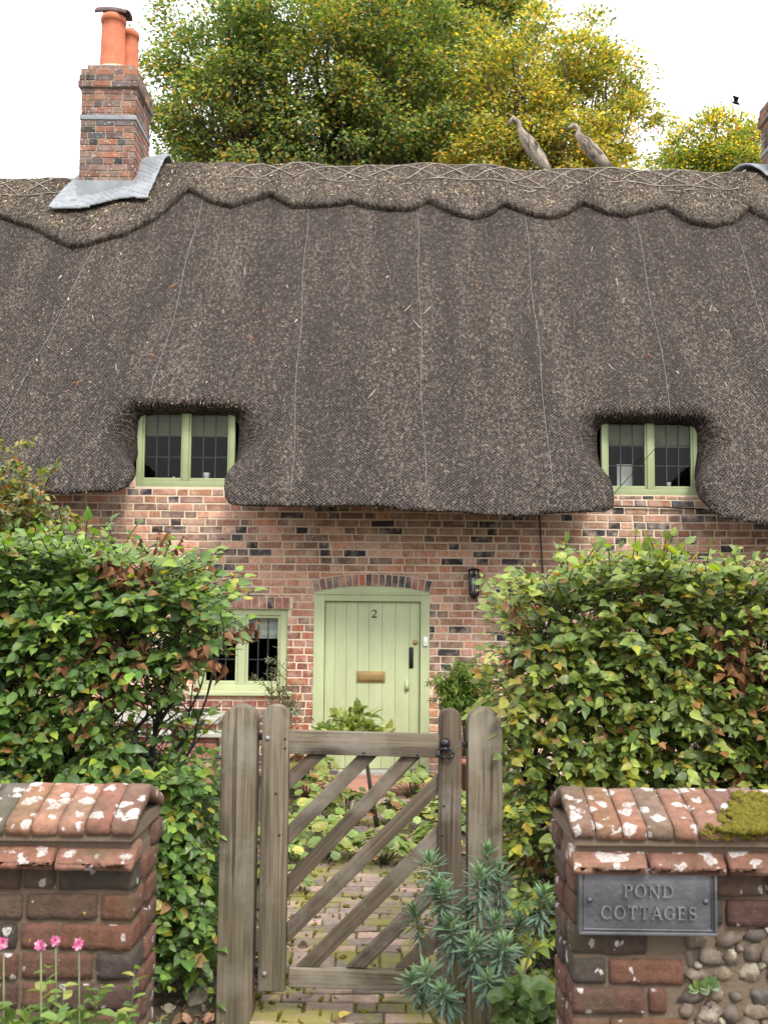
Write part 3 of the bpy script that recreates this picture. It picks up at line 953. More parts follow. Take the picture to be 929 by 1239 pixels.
# moulding and arched head board
mb.box(DX0 + .005, DX1 - .005, WY - .024, WY - .0105, DZT - .022, DZT + .0)
arc = [(cxd + (rad - .003) * math.sin(a), zc0 + (rad - .003) * math.cos(a)) for a in ring]
mb.prism([(DX1, DZT + .001), (DX0, DZT + .001)] + arc, WY - .004, WY + .08)
fr = mb.build('door_frame', M_green, cottage, bevel=.005)
mb = MB(); nb = 8
cuts = [LX0 + .004 + (LX1 - LX0 - .008) * t for t in (0, .105, .225, .345, .465, .60, .74, .89, 1.0)]
for i in range(nb):
    mb.box(cuts[i] + .0006, cuts[i + 1] - .0006, WY + .035, WY + .075, LZ0, LZ1 - .004)
door = mb.build('door', M_green, cottage, bevel=.0045)
mb = MB(); mb.box(LX0, LX1, WY + .075, WY + .08, LZ0, LZ1); mb.build('door_back', M_green, door)
p = P(448.5, 819, WY)
mb = MB(); mb.box(p.x - .142, p.x + .142, WY + .022, WY + .036, p.z - .056, p.z + .056)
mb.box(p.x - .120, p.x + .120, WY + .010, WY + .0225, p.z - .036, p.z + .04); mb.build('letterbox', M_brass, door, bevel=.004)
p = P(497.5, 796, WY)
mb = MB(); mb.box(p.x - .022, p.x + .022, WY + .026, WY + .0345, p.z - .105, p.z + .105)
mb.box(p.x - .006, p.x + .008, WY + .000, WY + .012, p.z - .06, p.z + .06); mb.box(p.x - .006, p.x + .008, WY + .012, WY + .027, p.z + .045, p.z + .06); mb.box(p.x - .006, p.x + .008, WY + .012, WY + .027, p.z - .06, p.z - .045)
mb.build('door_handle', M_black, door, bevel=.003)
p = P(502.5, 777.5, WY)
mb = MB(); Mx = Matrix.Translation((p.x, WY + .034, p.z)) @ Matrix.Rotation(R(90), 4, 'X')
mb.lathe([(0.0, .012), (.014, .012), (.026, .008), (.028, .0)], n=18, M=Mx); mb.build('lock', M_brass, door)
p = P(492, 829, WY)
mb = MB(); mb.tube([(p.x, WY + .028, p.z + .05), (p.x, WY + .02, p.z), (p.x, WY + .028, p.z - .05)], [.012, .02, .022], 10); mb.build('escutcheon', M_green, door)
mb = MB(); mb.box(DX0 - .02, DX1 + .02, WY - .10, WY + .10, -.04, .055); mb.build('door_sill', M_stone_pale, cottage, bevel=.006)


def ribbon(mb, pts, ws, y0, d, M=None, col=(1, 1, 1)):
    """flat raised stroke in the xz plane: front at y0-d"""
    n = len(pts); V = []; F = []
    for i, (x, z) in enumerate(pts):
        a = Vector(pts[max(0, i - 1)]); b = Vector(pts[min(n - 1, i + 1)]); t = (b - a).normalized(); nn = Vector((-t.y, t.x))
        w_ = ws[i] / 2 if hasattr(ws, '__len__') else ws / 2
        for s, y in ((1, y0), (.72, y0 - d), (-.72, y0 - d), (-1, y0)):
            V.append(Vector((x + nn.x * w_ * s, y, z + nn.y * w_ * s)))
    for i in range(n - 1):
        for k in range(3): F.append((i * 4 + k, i * 4 + k + 1, i * 4 + k + 5, i * 4 + k + 4))
    F.append((0, 1, 2, 3)); F.append(((n - 1) * 4 + 3, (n - 1) * 4 + 2, (n - 1) * 4 + 1, (n - 1) * 4))
    if M is not None: V = [M @ v for v in V]
    mb.add(V, F, col)


def arcp(cx, cz, rx, rz, a0, a1, n=14):
    return [(cx + rx * math.cos(R(a0 + (a1 - a0) * i / n)), cz + rz * math.sin(R(a0 + (a1 - a0) * i / n))) for i in range(n + 1)]


TK, TN, SF = .21, .105, .085        # thick, thin, serif


def glyph(ch):
    """serif capitals in a unit-high box: list of (points, width), advance"""
    S = []
    ser = lambda x, z, w=.36: S.append(([(x - w / 2, z), (x + w / 2, z)], SF))
    e = SF / 2
    if ch == 'P':
        S.append(([(.2, 0), (.2, 1)], TK)); ser(.2, e); ser(.14, 1 - e, .26)
        p = [(.2, 1 - e)] + arcp(.42, .74, .25, .225, 90, -90) + [(.2, .515)]
        S.append((p, [TN] * 2 + [TN + (TK - TN) * math.sin(math.pi * i / 12) for i in range(13)] + [TN] * 2)); return S, .80
    if ch == 'O' or ch == 'C' or ch == 'G':
        a0, a1 = (0, 360) if ch == 'O' else (42, 318)
        p = arcp(.46, .5, .385, .47, a0, a1, 30)
        ws = [TN + (TK - TN) * abs(math.cos(R(a0 + (a1 - a0) * i / 30))) ** 1.2 for i in range(31)]
        if ch != 'O':
            for i in range(31):
                if abs(math.cos(R(a0 + (a1 - a0) * i / 30))) > 0 and math.cos(R(a0 + (a1 - a0) * i / 30)) > .1: ws[i] = TN
        S.append((p, ws))
        if ch == 'C': S.append(([(.76, .68), (.76, .95)], SF)); S.append(([(.75, .06), (.75, .22)], SF * .6))
        if ch == 'G': S.append(([(.76, .68), (.76, .95)], SF)); S.append(([(.75, .10), (.75, .44)], TK * .9)); ser(.75, .44, .34)
        return S, .95
    if ch == 'N':
        S.append(([(.17, 0), (.17, 1)], TN)); S.append(([(.80, 0), (.80, 1)], TN)); S.append(([(.14, 1), (.82, 0.0)], TK))
        ser(.17, e, .30); ser(.12, 1 - e, .24); ser(.80, 1 - e, .30); return S, 1.0
    if ch == 'D':
        S.append(([(.2, 0), (.2, 1)], TK)); ser(.15, e, .3); ser(.15, 1 - e, .3)
        p = [(.2, 1 - e)] + arcp(.40, .5, .44, .46, 90, -90, 20) + [(.2, e)]
        S.append((p, [TN] * 2 + [TN + (TK - TN) * math.sin(math.pi * i / 18) for i in range(19)] + [TN] * 2)); return S, 1.0
    if ch == 'T':
        S.append(([(.42, 0), (.42, 1)], TK)); ser(.42, e); S.append(([(.04, 1 - e), (.80, 1 - e)], TN)); S.append(([(.065, .76), (.065, 1)], SF * .8)); S.append(([(.775, .76), (.775, 1)], SF * .8)); return S, .84
    if ch == 'A':
        S.append(([(.12, 0), (.46, 1)], TN)); S.append(([(.46, 1), (.82, 0)], TK)); S.append(([(.24, .34), (.70, .34)], TN)); ser(.12, e, .26); ser(.82, e, .3); return S, .94
    if ch == 'E':
        S.append(([(.2, 0), (.2, 1)], TK)); S.append(([(.05, e), (.70, e)], TN)); S.append(([(.05, 1 - e), (.66, 1 - e)], TN)); S.append(([(.2, .52), (.52, .52)], TN))
        S.append(([(.68, 0), (.68, .25)], SF)); S.append(([(.64, .77), (.64, 1)], SF)); S.append(([(.52, .42), (.52, .62)], SF)); return S, .80
    if ch == 'S':
        p = arcp(.34, .74, .23, .22, 25, 270, 16)[:-1] + arcp(.34, .27, .26, .235, 90, -155, 16)
        n = len(p); ws = [TN + (TK - TN) * math.exp(-((i / (n - 1) - .5) / .16) ** 2) for i in range(n)]
        S.append((p, ws)); S.append(([(.565, .70), (.565, .96)], SF)); S.append(([(.09, .04), (.09, .30)], SF)); return S, .70
    if ch == '2':
        p = arcp(.34, .72, .26, .25, 165, -35, 18) + [(.42, .40), (.12, .08)]
        n = len(p); ws = [TN + (TK - TN) * math.exp(-((i / (n - 1) - .62) / .2) ** 2) for i in range(n)]; ws[0] = TK * 1.1
        S.append((p, ws)); S.append(([(.08, .07), (.66, .07)], TK * .8)); S.append(([(.64, .05), (.66, .28)], SF)); return S, .72
    return S, .4


def text(mb, s, M, h, y0, d, track=.10):
    tot = sum(glyph(c)[1] + track for c in s) - track; x = -tot / 2 * h
    for c in s:
        S, adv = glyph(c)
        for k, (pts, ws) in enumerate(S):
            ws_ = [w_ * h for w_ in ws] if hasattr(ws, '__len__') else ws * h
            ribbon(mb, [(x + a * h, b * h) for a, b in pts], ws_, y0, d + .00025 * k, M)
        x += (adv + track) * h


p = P(452.5, 747.5, WY)
mb = MB(); text(mb, '2', Matrix.Translation((p.x, WY + .0355, p.z)), .078, 0, .006); mb.build('house_number', M_black, door)

# bell push on the frame
p = P(514.5, 776, WY)
bell = MB(); bell.box(p.x - .022, p.x + .022, WY - .034, WY - .0125, p.z - .045, p.z + .045); bell.box(p.x - .012, p.x + .012, WY - .040, WY - .0345, p.z - .015, p.z + .015)
tag(bell.build('doorbell', M_white, None, bevel=.005), 'small white plastic bell push on the right door jamb', 'doorbell')

# cables hanging from the eave
mb = MB()
a = P(652, 618, WY - .03); b = P(656, 690, WY - .03)
mb.tube([a, a.lerp(b, .5), b, b + Vector((0.0, 0, -.6))], .008, 6); mb.build('cable', M_black, cottage)
mb = MB(); a = P(728, 612, WY - .03); b = P(852, 616, WY - .03)
mb.tube([a + Vector((0, 0, -.0)), a.lerp(b, .5) + Vector((0, 0, .006)), b], .007, 6); mb.build('cable', M_black, cottage)
mb = MB(); a = P(739, 601, WY - .02); b = P(790, 545, WY - .15); c_ = P(815, 518, WY - .1)
mb.tube([a, b, c_], .004, 5); mb.build('cable', M_black, cottage)


# ------------------------------------------------------------------ chimneys
def brick_ring(mb, x0, x1, y0, y1, z0, nc, ch=.0835, colf=None):
    z1 = z0 + nc * ch
    mb.box(x0, x1, y0, y1, z0, z1 - .004, (1, 1, 1), 1)
    for o_, u_, n_, L in (((x0, y0, 0), (1, 0, 0), (0, 1, 0), x1 - x0), ((x1, y0, 0), (0, 1, 0), (-1, 0, 0), y1 - y0), ((x1, y1, 0), (-1, 0, 0), (0, -1, 0), x1 - x0), ((x0, y1, 0), (0, -1, 0), (1, 0, 0), y1 - y0)):
        MM = frame_M(Vector(o_), Vector(u_), Vector((0, 0, 1)), Vector(n_))
        lay(mb, MM, -.004, L + .004, z0 + .003, z1, [], ch, .011, colf, t=.009)


CH_PAL = [(0.176, 0.109, 0.092), (0.216, 0.134, 0.110), (0.152, 0.101, 0.092), (0.208, 0.097, 0.069), (0.248, 0.109, 0.064), (0.160, 0.084, 0.069), (0.136, 0.088, 0.078), (0.264, 0.134, 0.092), (0.112, 0.084, 0.083), (0.288, 0.126, 0.074), (0.200, 0.134, 0.110)]


def chimney(xa, xb, ya, yb, zb, pots, cowl, lw=None):
    mb = MB(); cc = lambda *_: brick_col(.10, CH_PAL)
    zb0 = 6.0
    zt = zb
    k = .0835
    ztop = zt - 4 * k
    nc = int((ztop - zb0) / k); zs = ztop - nc * k
    brick_ring(mb, xa, xb, ya, yb, zs, nc, k, cc)
    brick_ring(mb, xa - .035, xb + .035, ya - .035, yb + .035, ztop, 1, k, cc)
    brick_ring(mb, xa - .028, xb + .028, ya - .028, yb + .028, ztop + k, 1, k, cc)
    brick_ring(mb, xa - .012, xb + .012, ya - .012, yb + .012, ztop + 2 * k, 1, k, cc)
    brick_ring(mb, xa + .05, xb - .05, ya + .05, yb - .05, ztop + 3 * k, 1, k, cc)
    c = mb.build('chimney', [M_brick_chim, M_mortar_chim], cottage)
    q = MB(); zl = ztop - 4.7 * k
    q.box(xa - .018, xb + .018, ya - .018, yb + .018, zl - .03, zl + .03); q.build('lead_band', M_lead, c, bevel=.004)
    q = MB(); q.lathe([(0, .0), (.26, -.0), (.33, -.03), (.34, -.06)], ((xa + xb) / 2, (ya + yb) / 2, zt + .052), 14); q.build('mortar_flaunching', M_mortar_chim, c)
    for i, (px_, py_, r, h, cw) in enumerate(pots):
        q = MB()
        q.lathe([(r * 1.06, -.03), (r * 1.03, .12), (r * .97, h * .75), (r * .95, h - .09), (r * 1.03, h - .085), (r * 1.06, h - .03), (r * 1.0, h), (r * .8, h), (r * .78, h - .3), (0, h - .31)], (px_, py_, zt + .03), 28)
        po = q.build('chimney_pot', M_terra, c)
        if cw:
            q = MB(); V = []; F = []
            n1, n2 = 12, 9
            Mx = Matrix.Translation((px_ - .0, py_, zt + .03 + h + .005)) @ Matrix.Rotation(R(-16), 4, 'Z') @ Matrix.Rotation(R(3), 4, 'Y')
            for i_ in range(n1 + 1):
                t = i_ / n1; xx = -.20 + .42 * t
                rr = .15 - .045 * t
                drop = .055 * math.cos(t * math.pi) * -1
                for jj in range(n2 + 1):
                    a = math.pi * jj / n2
                    for dr in (0,):
                        V.append(Mx @ Vector((xx, rr * math.cos(a), .015 + (rr * .85) * math.sin(a) + .02 * math.sin(t * math.pi) - .03 * t)))
            for i_ in range(n1):
                for jj in range(n2):
                    b = i_ * (n2 + 1) + jj; F.append((b, b + 1, b + n2 + 2, b + n2 + 1))
            # second, inner skin for thickness
            nV = len(V)
            cen = Mx @ Vector((0, 0, 0))
            V2 = []
            for i_ in range(n1 + 1):
                t = i_ / n1; xx = -.20 + .42 * t; rr = .15 - .045 * t - .02
                for jj in range(n2 + 1):
                    a = math.pi * jj / n2
                    V2.append(Mx @ Vector((xx, rr * math.cos(a), .015 + (rr * .85) * math.sin(a) + .02 * math.sin(t * math.pi) - .03 * t)))
            F2 = [tuple(nV + i for i in reversed(f)) for f in F]
            rim = []
            for i_ in range(n1):
                for jj in (0, n2):
                    b = i_ * (n2 + 1) + jj; rim.append((b, b + n2 + 1, nV + b + n2 + 1, nV + b))
            for jj in range(n2):
                for base in (0, n1 * (n2 + 1)): b = base + jj; rim.append((b, b + 1, nV + b + 1, nV + b))
            q.add(V + V2, F + F2 + rim, (1, 1, 1), 0, True)
            q.build('cowl', M_terra_dark, c)
    # lead apron draped over the ridge
    def lead_sdf(x, y, z):
        o = outer(x, y, z) - 0.150 + 0.006 * np.sin(x * 5 + y * 3)
        u = (RY - y) / CA
        fr_ = (RY - ya) / CA
        lo = np.maximum(np.maximum((xa - .02) - x - (.30 * np.clip(u / 1.2, 0, 1.2) if lw is None else lw - .28 * np.clip(u / .8, -.2, 1)), x - (xb + .34 - .10 * np.clip((u - .2) / 1.0, 0, 1))), u - (fr_ + .30 + .02 * np.sin(x * 6)))
        lo = np.maximum(lo, -u - .8)
        d = np.maximum(np.abs(o) - 0.012, lo)
        return d
    bxs = (xa - .6, xb + .6, 12.0, 14.2, 6.0, 7.9)
    X, Y, Z = grid(*bxs, .018)
    V, Q = surface_nets(lead_sdf(X, Y, Z).astype(np.float32), (bxs[0], bxs[2], bxs[4]), .018)
    npmesh('lead_flashing', V, quads=Q, mats=(M_lead,), parent=c)
    q = MB(); zf = float(z_ridge(np.float64((xa + xb) / 2))) - (RY - ya) * math.tan(A52) + .17
    q.box(xa - .022, xb + .022, ya - .022, ya + .1, zf - .05, zf + .19)
    V = [(xb + .002, ya - .02, zf - .05), (xb + .024, ya - .02, zf - .05), (xb + .024, ya - .02, zf + .19), (xb + .002, ya - .02, zf + .19),
         (xb + .002, yb, zf + .72), (xb + .024, yb, zf + .72), (xb + .024, yb, zf + .86), (xb + .002, yb, zf + .86)]
    q.add(V, [(0, 1, 2, 3), (7, 6, 5, 4), (0, 4, 5, 1), (1, 5, 6, 2), (2, 6, 7, 3), (3, 7, 4, 0)])
    q.build('lead_upstand', M_lead, c)
    return c


CZT = P(135, 76, 12.6).z
ca_, cb_ = P(98, 170, 12.6).x, P(163, 170, 12.6).x
p1, p2 = P(137, 60, 12.88), P(157, 60, 13.22)
chimney(ca_, cb_, 12.6, 13.36, CZT, [(p1.x, 12.88, .155, P(137, 22, 12.88).z - CZT - .03, True), (p2.x, 13.18, .13, P(157, 40, 13.18).z - CZT - .03, False)], True)
ca_ = P(921, 170, 13.36).x
chimney(ca_, ca_ + .69, 12.6, 13.36, CZT - .1, [(ca_ + .34, 12.86, .15, .56, False), (ca_ + .36, 13.15, .13, .5, False)], False, .36)
# ------------------------------------------------------------------ ground and path
nx = 90
xs = np.concatenate([np.linspace(-400, -7, 12), np.linspace(-6.6, 6.6, 100), np.linspace(7, 400, 12)])
ys = np.concatenate([np.linspace(-120, -1, 10), np.linspace(-.5, 10.2, 90), np.linspace(10.8, 900, 16)])
GX, GY = np.meshgrid(xs, ys, indexing='ij')


def ground_z(x, y):
    near = sstep(9.9, 9.2, y) * sstep(-2, 1, y) * (np.abs(x) < 6.8)
    bump_ = 0.018 * np.sin(x * 3.3 + y) * np.sin(y * 2.7 + 1) + 0.010 * np.sin(x * 9.1) * np.sin(y * 7.7)
    bed = 0.05 * sstep(0.50, 0.75, np.abs(x + 0.08)) * sstep(4.4, 4.9, y)
    return near * (bump_ * sstep(.42, .6, np.abs(x + .08)) + bed) - 0.012


GZ = ground_z(GX, GY)
V = np.stack([GX, GY, GZ], -1).reshape(-1, 3)
ny_ = len(ys); q = []
i, j = np.meshgrid(np.arange(len(xs) - 1), np.arange(ny_ - 1), indexing='ij')
b = (i * ny_ + j).ravel()
tag(npmesh('ground', V, quads=np.stack([b, b + ny_, b + ny_ + 1, b + 1], 1), mats=(M_soil,)), kind='structure')

mb = MB(); mb.box(-60, 60, -6.5, 2.0, -.3, .0)
tag(mb.build('road', simple('tarmac', (.20, .195, .185), .9, 0, .25, 30, .5, 200)), kind='structure')
mb = MB()
mb.box(-.56, .38, 3.2, 9.35, -.05, -.006, (1, 1, 1), 1)
y = 3.2; row = 0
PV = [(.15, .12, .10), (.19, .15, .125), (.25, .18, .145), (.31, .225, .18), (.22, .16, .135), (.29, .22, .175), (.20, .16, .14), (.33, .23, .18), (.18, .14, .12)]
while y < 9.3:
    x = -.55 - (.11 if row % 2 else 0) + random.uniform(-.02, .02)
    if 5.0 < y < 5.18 or 3.9 < y < 4.1:
        stp, dep = .109, .215        # soldier rows across the path
    else: stp, dep = .222, .105
    while x < .36:
        a, b_ = max(x, -.55), min(x + stp - .010, .37)
        if b_ - a > .05:
            h = random.uniform(.0, .008); r = lambda s=.005: random.uniform(-s, s)
            cs = [(a + r(), y + r()), (b_ + r(), y + r()), (b_ + r(), y + dep - .010 + r()), (a + r(), y + dep - .010 + r())]
            tl = [random.uniform(-.003, .003) for _ in range(4)]
            e = .006; cx, cy = (a + b_) / 2, y + dep / 2
            V = [Vector((p, q_, -.03)) for p, q_ in cs] + [Vector((p, q_, h - .005 + t)) for (p, q_), t in zip(cs, tl)] + [Vector((p + (e if p < cx else -e), q_ + (e if q_ < cy else -e), h + t)) for (p, q_), t in zip(cs, tl)]
            F = []
            for k in range(4):
                l = (k + 1) % 4; F += [(k, l, 4 + l, 4 + k), (4 + k, 4 + l, 8 + l, 8 + k)]
            F.append((8, 9, 10, 11))
            c = random.choice(PV); kk = random.uniform(.8, 1.2); mb.add(V, F, tuple(v * kk for v in c), 0)
        x += stp
    y += dep; row += 1
tag(mb.build('garden_path', [M_paver, M_joint]), kind='structure')
mb = MB()
mb.box(-.80, .56, 9.36, 10.2, -.05, .028)
tag(mb.build('door_landing', simple('landing_tile', (.36, .17, .125), .8, 0, .25, 5, .2, 60), bevel=.008), kind='structure')


# ------------------------------------------------------------------ rough bricks for the front walls
def rbox(n, dims, rad, seed, amp, freq=18.0):
    """rounded, worn block centred on the origin: verts, quads"""
    hx, hy, hz = (d / 2 for d in dims)
    key = n
    V = []; F = []
    idx = {}
    def vid(p):
        k = tuple(round(v * 1000) for v in p)
        if k not in idx: idx[k] = len(V); V.append(p)
        return idx[k]
    cnt = [max(2, min(n * 2, int(round(d / .018)))) for d in dims]
    for ax in range(3):
        u, v = (ax + 1) % 3, (ax + 2) % 3
        for s in (-1, 1):
            for i in range(cnt[u]):
                for j in range(cnt[v]):
                    ids = []
                    for di, dj in ((0, 0), (1, 0), (1, 1), (0, 1)):
                        p = [0, 0, 0]; p[ax] = s; p[u] = -1 + 2 * (i + di) / cnt[u]; p[v] = -1 + 2 * (j + dj) / cnt[v]
                        ids.append(vid(tuple(p)))
                    F.append(ids if s > 0 else ids[::-1])
    H = np.array([hx, hy, hz]); A = np.array(V) * H
    inner = np.clip(A, -(H - rad), (H - rad))
    d = A - inner; L = np.linalg.norm(d, axis=1, keepdims=True)
    A = np.where(L > 1e-9, inner + d / np.maximum(L, 1e-9) * np.minimum(L, rad), A)
    N = A / (np.linalg.norm(A / H, axis=1, keepdims=True) + 1e-9); N /= np.linalg.norm(N, axis=1, keepdims=True) + 1e-9
    o = Vector((seed * 3.7, seed * 1.3, seed * 7.1))
    nz = np.array([noise.fractal(Vector(p) * freq + o, 1.0, 2.0, 3) for p in A])
    return A + N * (nz * amp)[:, None], F


_seed = [0]


def rough(mb, c, dims, col, rad=.0055, amp=.0045, shear=None, rot=0.0, mi=0):
    _seed[0] += 1
    A, F = rbox(9, dims, rad, _seed[0] * 1.17, amp)
    if shear is not None: A = shear(A)
    if rot: cr, sr = math.cos(rot), math.sin(rot); A = np.stack([A[:, 0] * cr - A[:, 2] * sr, A[:, 1], A[:, 0] * sr + A[:, 2] * cr], 1)
    A = A + np.array(c)
    mb.raw(A, F, np.tile(np.array(col), (len(A), 1)), mi)


OLD = [(0.108, 0.052, 0.032), (0.100, 0.044, 0.031), (0.121, 0.059, 0.042), (0.079, 0.041, 0.031), (0.114, 0.058, 0.041), (0.064, 0.041, 0.032), (0.108, 0.052, 0.035), (0.046, 0.036, 0.031), (0.086, 0.054, 0.039)]
oldc = lambda: vary(random.choice(OLD), .15)


def ico(sub=2):
    bm = bmesh.new(); bmesh.ops.create_icosphere(bm, subdivisions=sub, radius=1.0)
    V = np.array([v.co for v in bm.verts]); F = [[v.index for v in f.verts] for f in bm.faces]; bm.free(); return V, F


ICO2, ICO3 = ico(2), ico(3)


def blob(mb, c, r, col, amp=.3, freq=1.6, base=ICO2, rot=None, mi=0):
    _seed[0] += 1; o = Vector((_seed[0] * 2.3, _seed[0] * 1.9, 3.1))
    V, F = base
    k = np.array([1 + amp * noise.fractal(Vector(p) * freq + o, 1.0, 2.0, 3) for p in V])
    A = V * k[:, None] * np.array(r)
    Rm = np.array(Matrix.Rotation(random.uniform(0, 6.28), 3, 'Y')) if rot is None else np.array(rot)
    A = A @ Rm.T + np.array(c)
    mb.raw(A, F, np.tile(np.array(col), (len(A), 1)), mi)


def front_wall(name, label, xe, sgn, L, quoin):
    """wall whose free end is at x=xe and which runs to x=xe+sgn*L"""
    root = thing(name, label, 'garden wall', (xe, 3.05, 0))
    y0, y1 = 2.92, 3.20
    far = xe + sgn * L
    X = lambda a: xe + sgn * a
    mb = MB()
    xa, xb = sorted((X(.012), far))
    mb.box(xa, xb, y0 + .012, y1 - .012, -.15, 1.07, (1, 1, 1), 1)
    ch = .0805
    nrow = 13
    for r_ in range(nrow):
        z = 1.045 - (r_ + 1) * ch + ch / 2
        full = r_ < (2 if sgn > 0 else 3)
        wid = L if full else (quoin + (.09 if r_ % 2 else 0.0))
        a = 0.0; k = r_
        while a < wid:
            st = .215 if k % 2 == 0 else .105
            st += random.uniform(-.008, .008)
            if a + st > wid + .06: st = max(.06, wid - a)
            dy = .10 if st > .15 else .14
            rough(mb, (X(a + st / 2), y0 + dy / 2 + random.uniform(-.003, .003), z + random.uniform(-.002, .002)), (st - .011, dy, ch - .012), oldc(), .0045, .0055, rot=random.uniform(-.008, .008))
            a += st; k += 1
        # end face behind the front brick, and the rear face
        dy0 = .10 if r_ % 2 == 0 else .14
        rough(mb, (X(.05), (y0 + dy0 + y1) / 2 + .006, z), (.10, y1 - y0 - dy0 - .010, ch - .013), oldc())
        a = .11
        while a < L:
            rough(mb, (X(a + .1075), y1 - .04, z), (.205, .08, ch - .013), oldc()); a += .218
    mb.build('wall_brickwork', [M_brick_old, M_mortar_old], root)
    # flints set in mortar
    mb = MB()
    FL = [(.05, .047, .046), (.03, .03, .033), (.22, .185, .14), (.30, .26, .20), (.18, .135, .09), (.13, .10, .075), (.085, .07, .058), (.20, .15, .10), (.09, .062, .046), (.15, .12, .09), (.06, .05, .043)]
    zt = 1.045 - (2 if sgn > 0 else 3) * ch
    z = zt - .028; row = 0
    while z > 0.0:
        a = quoin + (.10 if True else 0) - .02 + random.uniform(0, .03)
        while a < L:
            rx = random.uniform(.020, .046); rz = random.uniform(.018, .033)
            blob(mb, (X(a + rx), y0 + .018 + random.uniform(-.005, .006), z + random.uniform(-.008, .008)), (rx, .024, rz), vary(random.choice(FL)), .5, 1.7, rot=Matrix.Rotation(random.uniform(-.5, .5), 3, 'Y'))
            if random.random() < .5: blob(mb, (X(a + rx * 2), y0 + .006, z + random.choice([-.025, .022])), (.012, .012, .010), random.choice(FL), .3)
            a += 2 * rx + random.uniform(-.004, .010)
        z -= random.uniform(.044, .054)
    mb.build('flint_panel', M_flint, root)
    # coping: projecting sloped stretchers, then saddle-backed bricks on edge
    mb = MB()
    a = -.006
    while a < L:
        st = .218 + random.uniform(-.012, .012)
        dz = random.uniform(-.004, .003)
        def sh(A):
            A = A.copy(); t = np.clip((-(A[:, 1]) - .0) / .06, 0, 1); up = A[:, 2] > -.004
            A[:, 2] -= np.where(up, t * .030, 0); return A
        rough(mb, (X(a + st / 2), y0 - .005 + random.uniform(-.003, .003), 1.074 + dz), (st - .007, .125, .062), vary((.17, .082, .056), .25), .0055, .004, sh, random.uniform(-.008, .008))
        rough(mb, (X(a + st / 2), y1 + .005, 1.074 + dz), (st - .010, .125, .062), oldc(), .008, .004, None)
        a += st
    mb.box(*sorted((X(.018), far)), y0 - .022, y1 + .022, 1.04, 1.122, (1, 1, 1), 1)
    a = -.006
    while a < L:
        st = .0705 + random.uniform(-.004, .004)
        def sh2(A):
            A = A.copy(); A[:, 2] += .075 * np.maximum(0, 1 - np.abs(A[:, 1]) / .2) ** .9 * (A[:, 2] > -.2); return A
        rough(mb, (X(a + st / 2), 3.06 + random.uniform(-.004, .004), 1.146 + random.uniform(-.003, .003)), (st - .0025, .39, .036), tuple(v * k_ for v, k_ in zip(oldc(), (1.85, 1.95, 1.85))), .0045, .003, sh2)
        a += st
    mb.box(*sorted((X(.004), far)), y0 - .045, y1 + .045, 1.115, 1.150, (1, 1, 1), 1)
    mb.build('coping', [M_cope, M_mortar_old], root)
    return root


xle = P(164, 1100, 2.92).x; xre = P(690, 1100, 2.92).x
wall_l = front_wall('garden_wall', 'weathered red brick garden wall with lichened coping and no plaque', xle, -1, 1.6, .33)
wall_r = front_wall('garden_wall', 'weathered brick and flint garden wall carrying a lead name plaque', xre, 1, 1.6, .215)

# moss on the right-hand coping
mb = MB()
for i in range(420):
    px_ = random.gauss(912, 17); py_ = random.gauss(984, 14)
    if not (872 < px_ < 990 and 957 < py_ < 1014): continue
    t = (py_ - 952) / 50
    Y = 3.04 - .19 * t; q_ = P(px_, py_, Y)
    zz = 1.142 + .023 + .075 * max(0.0, 1 - abs(q_.y - 3.06) / .2) ** .9
    s = random.uniform(.005, .014)
    blob(mb, (q_.x, max(2.855, q_.y), min(zz, 1.24) + .001), (s * 1.3, s * 1.3, s), (1, 1, 1), .45, 2.5, ICO2)
for i in range(60):
    q_ = P(random.uniform(850, 925), random.gauss(1008, 4), 2.865)
    s = random.uniform(.003, .008); blob(mb, tuple(q_), (s * 1.6, s, s), (1, 1, 1), .4, 2.5, ICO2)
tag(mb.build('moss_cushion', M_moss), 'yellow green moss cushion growing on the coping above the plaque', 'moss', kind='stuff')

# ------------------------------------------------------------------ name plaque
pc = P(779.5, 1086.5, 2.9)
pl = thing('name_plaque', 'dark lead plaque with raised lettering POND COTTAGES screwed to wall', 'plaque', (pc.x, 2.9, pc.z))
rot = Matrix.Rotation(R(0.35), 4, 'Y')
Mx = Matrix.Translation((pc.x, 2.868, pc.z)) @ rot
sw, shh = .188, .089
mb = MB(); mb.box(-sw, sw, 0, .022, -shh, shh, M=Mx)
for a, b, c, d in ((-sw, sw, shh - .008, shh), (-sw, sw, -shh, -shh + .008), (-sw, -sw + .008, -shh + .008, shh - .008), (sw - .008, sw, -shh + .008, shh - .008)):
    mb.box(a, b, -.007, .0, c, d, M=Mx)
i_ = .013
for a, b, c, d in ((-sw + i_, sw - i_, shh - i_ - .003, shh - i_), (-sw + i_, sw - i_, -shh + i_, -shh + i_ + .003), (-sw + i_, -sw + i_ + .003, -shh + i_ + .003, shh - i_ - .003), (sw - i_ - .003, sw - i_, -shh + i_ + .003, shh - i_ - .003)):
    mb.box(a, b, -.003, .0, c, d, M=Mx)
mb.build('plate', M_sign, pl, bevel=.002)
mb = MB()
text(mb, 'POND', Mx @ Matrix.Translation((.002, 0, .012)), .034, 0, .008, .12)
text(mb, 'COTTAGES', Mx @ Matrix.Translation((.002, 0, -.046)), .034, 0, .008, .10)
mb.build('lettering', M_letter, pl)
for s in (-1, 1):
    mb = MB(); mb.lathe([(0, .007), (.005, .0062), (.008, .003), (.0085, 0)], n=14, M=Mx @ Matrix.Translation((s * .158, 0, .002)) @ Matrix.Rotation(R(90), 4, 'X')); mb.build('screw', M_sign, pl)

# ------------------------------------------------------------------ gate
GYY = 4.5


